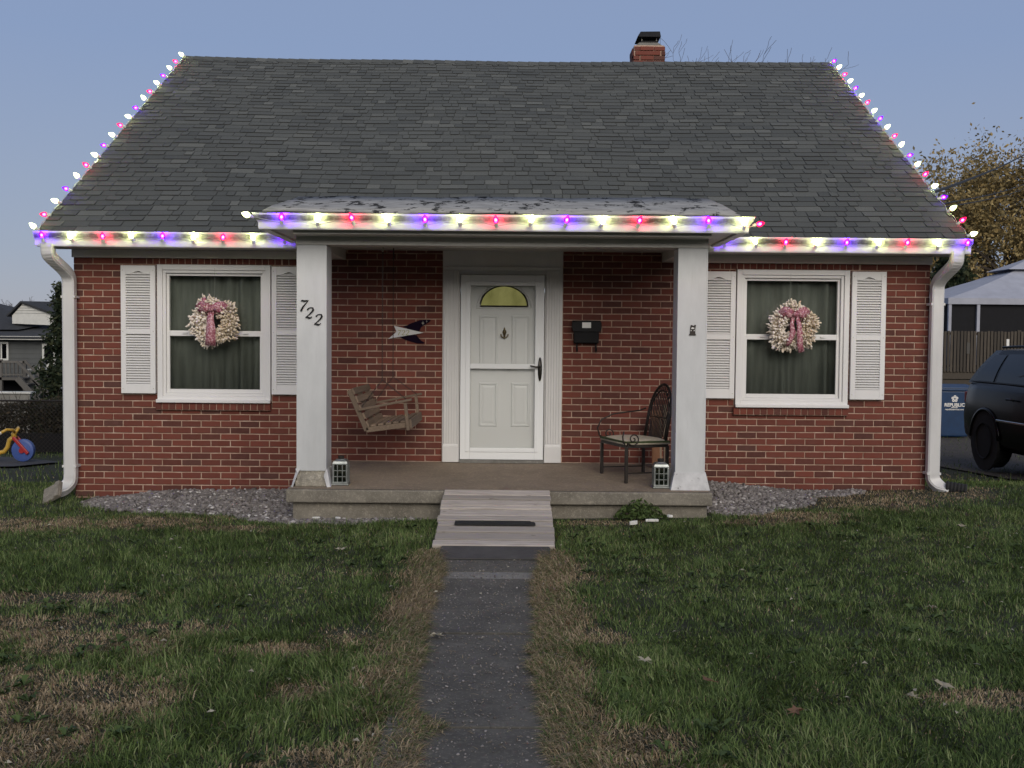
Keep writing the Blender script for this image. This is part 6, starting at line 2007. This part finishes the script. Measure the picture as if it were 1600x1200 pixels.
# stair
a0, a1 = Vector((-14.10, 19.3, 0.48)), Vector((-13.05, 19.3, -0.65))
for y in (18.95, 19.45):
    MB().beam((a0.x, y, a0.z), (a1.x, y, a1.z), 0.04, 0.16).build('stair_stringer', 'deckgrey', nb)
    MB().beam((a0.x, y, a0.z + 0.48), (a1.x, y, a1.z + 0.55), 0.04, 0.07).build('stair_rail', 'deckgrey', nb)
    MB().box(a1.x - 0.05, a1.x + 0.04, y - 0.04, y + 0.04, a1.z - 0.4, a1.z + 0.60).build('stair_post', 'deckgrey', nb)
for i in range(7):
    f = (i + 0.5) / 7
    MB().box(a0.x + (a1.x - a0.x) * f - 0.1, a0.x + (a1.x - a0.x) * f + 0.08, 18.97, 19.43, a0.z + (a1.z - a0.z) * f + 0.06, a0.z + (a1.z - a0.z) * f + 0.09).build('stair_tread', 'deckgrey', nb)
MB().box(-16.6, -13.7, 20.5, 20.55, nz, 0.38).build('underdeck_shade', 'net', nb)  # black sheet standing in for the shade under the deck
# white lawn furniture on that deck and the pale low wall below it
fc = thing('deck_chair', (-14.0, 20.1, 0.48), 'white plastic chair on the neighbour\'s raised deck', 'chair')
MB().box(-14.25, -13.85, 19.9, 20.3, 0.68, 0.72).build('seat', 'farwhite', fc)
MB().obox((-13.86, 20.1, 0.86), (0.25, 0, 1), (0, 1, 0), (1, 0, -0.25), 0.17, 0.19, 0.015).build('backrest', 'farwhite', fc)
for xx in (-14.23, -13.88):
    for yy in (19.92, 20.27): MB().box(xx - 0.015, xx + 0.015, yy, yy + 0.03, 0.48, 0.68).build('leg', 'farwhite', fc)
wlw = MB().box(-18, -13.4, 18.2, 18.4, -1.3, 0.08)
wlw.build('garden_wall', 'bareconcrete', None, label='pale low garden wall under the neighbour\'s deck', category='wall')
MB().box(-18.05, -13.35, 18.15, 18.45, 0.081, 0.13).build('coping', 'farwhite', bpy.data.objects['garden_wall'])

# ------------------------------------------------------------------ parked SUV (nose to the street)
sx0, sxw = 6.86, 1.92
scx = sx0 + sxw / 2
szg = gh(7.6, 3.0) + 0.02
SUVR = 5.22
suv = thing('parked_suv', (scx, 2.8, szg), 'black SUV with tinted windows parked on the driveway', 'car')
def Sp(t, x, z): return (scx + x, SUVR - t, szg + z)
stn = [(0.0, 0.98, 0.80, 0.50), (0.06, 1.12, 0.88, 0.42), (0.22, 1.22, 0.93, 0.34), (0.6, 1.24, 0.955, 0.30), (1.4, 1.235, 0.96, 0.28), (3.2, 1.20, 0.96, 0.28), (3.5, 1.17, 0.955, 0.29), (4.3, 1.09, 0.93, 0.32), (4.65, 1.02, 0.89, 0.36), (4.85, 0.80, 0.80, 0.42)]
b = MB(); vs = []
for t, top, hw, bz in stn:
    pr = [(-hw * .90, bz), (-hw * .985, bz + .10), (-hw, bz + .30), (-hw * .995, top - .34), (-hw * .965, top - .13), (-hw * .93, top - .03), (-hw * .86, top), (0, top + 0.02)]
    pr = pr + [(-x_, z_) for x_, z_ in pr[-2::-1]]
    vs += [Sp(t, x_, z_) for x_, z_ in pr]
k = 15
fs = [(i * k + j, i * k + (j + 1) % k, (i + 1) * k + (j + 1) % k, (i + 1) * k + j) for i in range(len(stn) - 1) for j in range(k)]
fs += [tuple(range(k)), tuple(range(len(stn) * k - 1, (len(stn) - 1) * k - 1, -1))]
body = b.add(vs, fs).build('body', 'carpaint', suv, True)
# cabin
BT = [(0.16, 0.865, 1.21), (3.45, 0.85, 1.18)]; RT = [(0.62, 0.66, 1.70), (2.45, 0.64, 1.72)]
def cab(u, side, w):
    """u 0 rear..1 front, w 0 belt..1 roof"""
    tb = BT[0][0] + (BT[1][0] - BT[0][0]) * u; tr_ = RT[0][0] + (RT[1][0] - RT[0][0]) * u
    hb = BT[0][1] + (BT[1][1] - BT[0][1]) * u; hr = RT[0][1] + (RT[1][1] - RT[0][1]) * u
    zb_ = BT[0][2] + (BT[1][2] - BT[0][2]) * u; zr = RT[0][2] + (RT[1][2] - RT[0][2]) * u
    bul = 0.03 * math.sin(math.pi * w)
    return tb + (tr_ - tb) * w, side * (hb + (hr - hb) * w + bul), zb_ + (zr - zb_) * w
cm = MB(); vs = []
W = 6; U = 8
for j in range(W + 1):
    for i in range(U + 1): vs.append(Sp(*cab(i / U, -1, j / W)))
nrow = (W + 1) * (U + 1)
for j in range(W + 1):
    for i in range(U + 1): vs.append(Sp(*cab(i / U, 1, j / W)))
fs = []
for o_ in (0, nrow):
    fs += [(o_ + j * (U + 1) + i, o_ + j * (U + 1) + i + 1, o_ + (j + 1) * (U + 1) + i + 1, o_ + (j + 1) * (U + 1) + i) for j in range(W) for i in range(U)]
for j in range(W):
    for i in (0, U):
        fs.append((j * (U + 1) + i, (j + 1) * (U + 1) + i, nrow + (j + 1) * (U + 1) + i, nrow + j * (U + 1) + i))
cm.add(vs, fs)
rv = []
for i in range(U + 1):
    for q in range(7):
        s_ = -1 + 2 * q / 6
        t, x_, z_ = cab(i / U, 1, 1.0)
        rv.append(Sp(t, x_ * s_, z_ + 0.055 * (1 - s_ * s_) * (0.4 + 0.6 * math.sin(math.pi * (0.1 + 0.8 * i / U)))))
cm.add(rv, [(i * 7 + q, i * 7 + q + 1, (i + 1) * 7 + q + 1, (i + 1) * 7 + q) for i in range(U) for q in range(6)])
cm.build('cabin', 'carpaint', suv, True)
def glass(u0, u1, w0, w1, side, cut=0.0):
    m = MB(); vs = []
    n = 6
    for j in range(n + 1):
        w = w0 + (w1 - w0) * j / n
        for i in range(n + 1):
            u = (u0 + cut * (j / n)) + (u1 - u0 - cut * (j / n)) * i / n
            t, x_, z_ = cab(u, side, w)
            vs.append(Sp(t, x_ + side * 0.008, z_ + 0.003))
    m.add(vs, [(j * (n + 1) + i, j * (n + 1) + i + 1, (j + 1) * (n + 1) + i + 1, (j + 1) * (n + 1) + i) for j in range(n) for i in range(n)])
    return m.build('side_window', 'carglass', suv, True)
for sd2 in (-1, 1):
    glass(0.05, 0.245, 0.08, 0.86, sd2, 0.02); glass(0.275, 0.55, 0.08, 0.88, sd2); glass(0.58, 0.92, 0.08, 0.88, sd2)
    tr_ = MB().tube([Sp(cab(u, sd2, 0.05)[0], cab(u, sd2, 0.05)[1] + sd2 * 0.012, cab(u, sd2, 0.05)[2]) for u in [0.03 + 0.9 * i / 12 for i in range(13)]], 0.008, 5).build('belt_trim', 'black', suv)
    MB().box(*sorted((scx + sd2 * 0.955, scx + sd2 * 0.985)), SUVR - 3.5, SUVR - 1.35, szg + 0.70, szg + 0.73).build('side_trim', 'chrome', suv, bevel=0.006)
    for t in (1.75, 2.85):
        MB().tube([Sp(t - 0.1, sd2 * 0.975, 1.02), Sp(t - 0.07, sd2 * 0.995, 1.03), Sp(t + 0.07, sd2 * 0.995, 1.03), Sp(t + 0.1, sd2 * 0.975, 1.02)], 0.014, 6).build('door_handle', 'carpaint', suv)
    for t in (0.96, 3.88):
        arch = MB().tube([Sp(t + 0.45 * math.cos(a), sd2 * 0.962, 0.40 + 0.45 * math.sin(a)) for a in [math.pi * (0.02 + 0.96 * i / 16) for i in range(17)]], 0.028, 6)
        arch.build('wheel_arch', 'carpaint', suv, True)
        wh = MB().lathe([(0.25, -0.13), (0.36, -0.13), (0.385, -0.10), (0.39, 0.0), (0.385, 0.10), (0.36, 0.13), (0.25, 0.13)], Sp(t, sd2 * 0.835, 0.39), (1, 0, 0), 28).build('wheel', 'rubber', suv)
        MB().lathe([(0.03, 0.055), (0.08, 0.06), (0.24, 0.075), (0.255, 0.10), (0.25, 0.0), (0.05, 0.0)], Sp(t, sd2 * 0.885, 0.39), (sd2, 0, 0), 20).build('rim', 'black', wh)
        well = MB().lathe([(0.01, -0.02), (0.44, -0.02), (0.44, 0.012), (0.01, 0.012)], Sp(t, sd2 * 0.952, 0.40), (sd2, 0, 0), 24).build('wheel_well', 'rubber', suv)
    MB().obox(Sp(0.06, sd2 * 0.70, 0.98), (0, 1, 0), (1, 0, 0), (0, 0, 1), 0.05, 0.16, 0.09).build('tail_light', 'toyred', suv, bevel=0.02)
    MB().obox(Sp(4.74, sd2 * 0.66, 0.86), (0, 1, 0), (1, 0, 0), (0, 0, 1), 0.05, 0.18, 0.07).build('headlight', 'glass', suv, bevel=0.02)
    MB().obox(Sp(3.2, sd2 * 1.05, 1.22), (0, 1, 0), (1, 0, 0), (0, 0, 1), 0.05, 0.10, 0.07).build('mirror', 'carpaint', suv, bevel=0.02)
    MB().tube([Sp(t, sd2 * 0.60, 1.745 + 0.02 * math.sin(math.pi * (t - .7) / 1.6)) for t in (0.7, 1.0, 1.6, 2.1, 2.35)], 0.018, 6).build('roof_rail', 'carpaint', suv)
for (name_, u, t0, t1) in (('rear_window', 0, 0.1, 0.9), ('windscreen', 1, 0.06, 0.94)):
    a = cab(u, 1, t0); b2 = cab(u, 1, t1)
    o_ = -0.012 if u == 0 else 0.012
    MB().add([Sp(a[0] + o_, -a[1] * 0.92, a[2]), Sp(a[0] + o_, a[1] * 0.92, a[2]), Sp(b2[0] + o_, b2[1] * 0.9, b2[2]), Sp(b2[0] + o_, -b2[1] * 0.9, b2[2])], [(0, 1, 2, 3)]).build(name_, 'carglass', suv)
MB().obox(Sp(4.86, 0, 0.72), (0, 1, 0), (1, 0, 0), (0, 0, 1), 0.02, 0.5, 0.12).build('grille', 'black', suv, bevel=0.01)

# ------------------------------------------------------------------ blue recycling cart
bz0 = gh(9.2, 10.8)
bn_t = thing('recycling_cart', (9.20, 11.05, bz0), 'blue wheeled recycling cart with white flower logo behind the SUV', 'bin')
bx0, bx1 = 8.86, 9.56
bb = MB().add([(bx0 + 0.06, 10.86, bz0 + 0.04), (bx1 - 0.06, 10.86, bz0 + 0.04), (bx1 - 0.06, 11.42, bz0 + 0.04), (bx0 + 0.06, 11.42, bz0 + 0.04),
               (bx0, 10.80, bz0 + 1.0), (bx1, 10.80, bz0 + 1.0), (bx1, 11.5, bz0 + 1.0), (bx0, 11.5, bz0 + 1.0)], [(0, 3, 2, 1), (4, 5, 6, 7), (0, 1, 5, 4), (1, 2, 6, 5), (2, 3, 7, 6), (3, 0, 4, 7)])
bbo = bb.build('body', 'bluebin', bn_t, bevel=0.03)
MB().box(bx0 - 0.025, bx1 + 0.025, 10.77, 11.53, bz0 + 1.003, bz0 + 1.045).build('rim', 'bluebin', bn_t, bevel=0.01)
MB().prism([(10.78, 1.047 + bz0), (11.55, 1.047 + bz0), (11.55, 1.10 + bz0), (11.2, 1.13 + bz0), (10.80, 1.085 + bz0)], bx0 - 0.02, bx1 + 0.02, 'X').build('lid', 'bluebin', bn_t, bevel=0.012)
for xx in (bx0 + 0.0, bx1 - 0.0):
    MB().lathe([(0.02, -0.03), (0.10, -0.03), (0.13, -0.02), (0.13, 0.02), (0.10, 0.03), (0.02, 0.03)], (xx, 11.40, bz0 + 0.13), (1, 0, 0), 18).build('wheel', 'rubber', bn_t)
MB().tube([(bx0 + 0.02, 11.5, bz0 + 1.02), (bx0 + 0.02, 11.62, bz0 + 1.0), (bx1 - 0.02, 11.62, bz0 + 1.0), (bx1 - 0.02, 11.5, bz0 + 1.02)], 0.018, 8).build('handle', 'bluebin', bn_t)
lgm = thing
lx, lz = 9.185, bz0 + 0.835
def fy(z): return 10.86 - 0.06 * (z - bz0 - 0.04) / 0.96 - 0.004
lgo = MB()
for i in range(5):
    a = math.pi / 2 + i * 2 * math.pi / 5
    cxx, czz = lx + 0.045 * math.cos(a), lz + 0.045 * math.sin(a)
    ring = [(cxx + 0.030 * math.cos(q), czz + 0.030 * math.sin(q)) for q in [2 * math.pi * k / 10 for k in range(10)]]
    ins = [(cxx + 0.008 * math.cos(q), czz + 0.008 * math.sin(q)) for q in [2 * math.pi * k / 10 for k in range(10)]]
    vs = [(p_[0], fy(p_[1]), p_[1]) for p_ in ring] + [(p_[0], fy(p_[1]), p_[1]) for p_ in ins]
    lgo.add(vs, [(k, (k + 1) % 10, 10 + (k + 1) % 10, 10 + k) for k in range(10)])
lgo.build('flower_logo', 'paper', bn_t, kind='stuff')
def text_part(txt, x, z, size, y, parent, mat, bold=0.0):
    cu_ = bpy.data.curves.new('lettering', 'FONT')
    cu_.body = txt; cu_.size = size; cu_.align_x = 'CENTER'; cu_.extrude = 0.0015; cu_.offset = bold
    o_ = bpy.data.objects.new('lettering', cu_); COL.objects.link(o_)
    me_ = bpy.data.meshes.new_from_object(o_)
    bpy.data.objects.remove(o_); me_.transform(Matrix.Translation((x, y, z)) @ Matrix.Rotation(R(90), 4, 'X'))
    me_.materials.clear()
    return link('lettering', me_, mat, parent)
text_part('REPUBLIC', lx, lz - 0.160, 0.098, fy(lz - .14) - 0.003, bn_t, 'paper', 0.003)
text_part('SERVICES', lx, lz - 0.192, 0.032, fy(lz - .18) - 0.003, bn_t, 'paper', 0.001)
text_part('republicservices.com', lx, lz - 0.235, 0.046, fy(lz - .23) - 0.003, bn_t, 'paper', 0.001)

# ------------------------------------------------------------------ raised deck with picket railing and canopy tent
dk = thing('raised_deck', (14.2, 19.0, gh(14, 18)), 'raised brown wooden deck with picket railing behind the SUV', 'deck')
dz = 0.97
MB().box(11.35, 19.4, 17.02, 23.0, dz - 0.10, dz - 0.02).build('deck_floor', 'rail', dk)
MB().box(11.33, 19.4, 16.97, 17.015, dz - 0.22, dz + 0.0).build('rim_board', 'rail', dk)
for i in range(4):
    zt = dz - 0.24 - i * 0.27
    MB().box(11.36, 19.4, 17.0 + 0.004 * (i % 2), 17.04, zt - 0.26, zt).build('skirt_board', 'rail', dk)
x = 11.36; i = 0
while x < 19.3:
    h_ = random.uniform(-0.012, 0.012)
    MB().box(x, x + 0.062, 16.93 + random.uniform(-0.006, 0.006), 16.965, dz - 0.03, 2.02 + h_).build('picket', 'rail', dk)
    x += 0.088 + random.uniform(-0.004, 0.004); i += 1
MB().box(11.33, 19.4, 16.968, 17.01, 1.92, 1.99).build('top_rail', 'rail', dk)
MB().box(11.33, 19.4, 16.968, 17.01, dz + 0.10, dz + 0.16).build('bottom_rail', 'rail', dk)
for x in (11.38, 13.48, 15.6, 17.8):
    MB().box(x - 0.05, x + 0.05, 17.012, 17.10, -0.45, 2.06).build('post', 'rail', dk)
MB().box(13.10, 13.17, 16.915, 16.928, 1.60, 1.82).build('notice', 'paper', dk)
MB().box(12.05, 12.13, 16.915, 16.928, 1.42, 1.72).build('notice', 'deckgrey', dk)
tn_t = thing('canopy_tent', (13.9, 19.6, dz), 'grey fabric canopy tent with black net walls standing on the raised deck', 'tent')
gx0, gx1, gy0, gy1, ez = 11.78, 18.7, 17.5, 22.4, 2.92
gcx, gcy = (gx0 + gx1) / 2, (gy0 + gy1) / 2
pz = 3.98
cnp = MB()
def cring(f, z): return [(gx0 + (gcx - gx0) * f, gy0 + (gcy - gy0) * f, z), (gx1 + (gcx - gx1) * f, gy0 + (gcy - gy0) * f, z), (gx1 + (gcx - gx1) * f, gy1 + (gcy - gy1) * f, z), (gx0 + (gcx - gx0) * f, gy1 + (gcy - gy1) * f, z)]
vs = cring(0.0, ez) + cring(0.3, ez + 0.30) + cring(0.6, ez + 0.66) + cring(0.80, ez + 0.93)
cnp.add(vs, [(k * 4 + i, k * 4 + (i + 1) % 4, (k + 1) * 4 + (i + 1) % 4, (k + 1) * 4 + i) for k in range(3) for i in range(4)])
vs = cring(-0.004, ez + 0.004) + cring(-0.004, ez - 0.16)
cnp.add(vs, [(i, (i + 1) % 4, 4 + (i + 1) % 4, 4 + i) for i in range(4)])
cnp.build('canopy_roof', 'canopy', tn_t).modifiers.new('thickness', 'SOLIDIFY').thickness = 0.012
vs = cring(0.70, ez + 0.93) + [(gcx, gcy, ez + 1.35)]
MB().add(vs, [(0, 1, 4), (1, 2, 4), (2, 3, 4), (3, 0, 4)]).build('vent_top', 'canopy', tn_t).modifiers.new('thickness', 'SOLIDIFY').thickness = 0.012
for x in (gx0 + 0.05, 12.60, 17.9, gx1 - 0.05):
    for y in (gy0 + 0.05, gy1 - 0.05):
        MB().box(x - 0.04, x + 0.04, y - 0.04, y + 0.04, dz - 0.02, ez - 0.02).build('tent_pole', 'canopy', tn_t)
nw = MB()
nw.box(gx0 + 0.06, gx1 - 0.06, gy0 + 0.10, gy0 + 0.106, dz - 0.01, ez - 0.05); nw.box(gx0 + 0.06, gx1 - 0.06, gy1 - 0.106, gy1 - 0.10, dz - 0.01, ez - 0.05)
nw.box(gx0 + 0.10, gx0 + 0.106, gy0 + 0.11, gy1 - 0.11, dz - 0.01, ez - 0.05); nw.box(gx1 - 0.106, gx1 - 0.10, gy0 + 0.11, gy1 - 0.11, dz - 0.01, ez - 0.05)
nw.build('net_wall', 'net', tn_t)

# ------------------------------------------------------------------ overhead cables
def cable(a, b, sagm, r, label):
    a = Vector(a); b = Vector(b)
    pts = [a.lerp(b, i / 14) - Vector((0, 0, sagm * 4 * (i / 14) * (1 - i / 14))) for i in range(15)]
    MB().tube(pts, r, 5).build('overhead_cable', 'cable', None, label=label, category='cable', group='overhead cables')
p, q = P2(1462, 298, 1.6), P2(1602, 229, 24.0)
dirv = (q - p); cable(p - dirv * 0.03, p + dirv * 2.2, 0.25, 0.020, 'thick black overhead cable rising from the roof edge across the autumn tree')
p, q = P2(1488, 313, 1.8), P2(1602, 275, 24.0)
dirv = (q - p); cable(p - dirv * 0.05, p + dirv * 2.2, 0.25, 0.010, 'upper of two thin overhead cables below the thick one')
p, q = P2(1494, 318, 1.9), P2(1602, 282, 24.0)
dirv = (q - p); cable(p - dirv * 0.05, p + dirv * 2.2, 0.25, 0.009, 'lower of two thin overhead cables below the thick one')
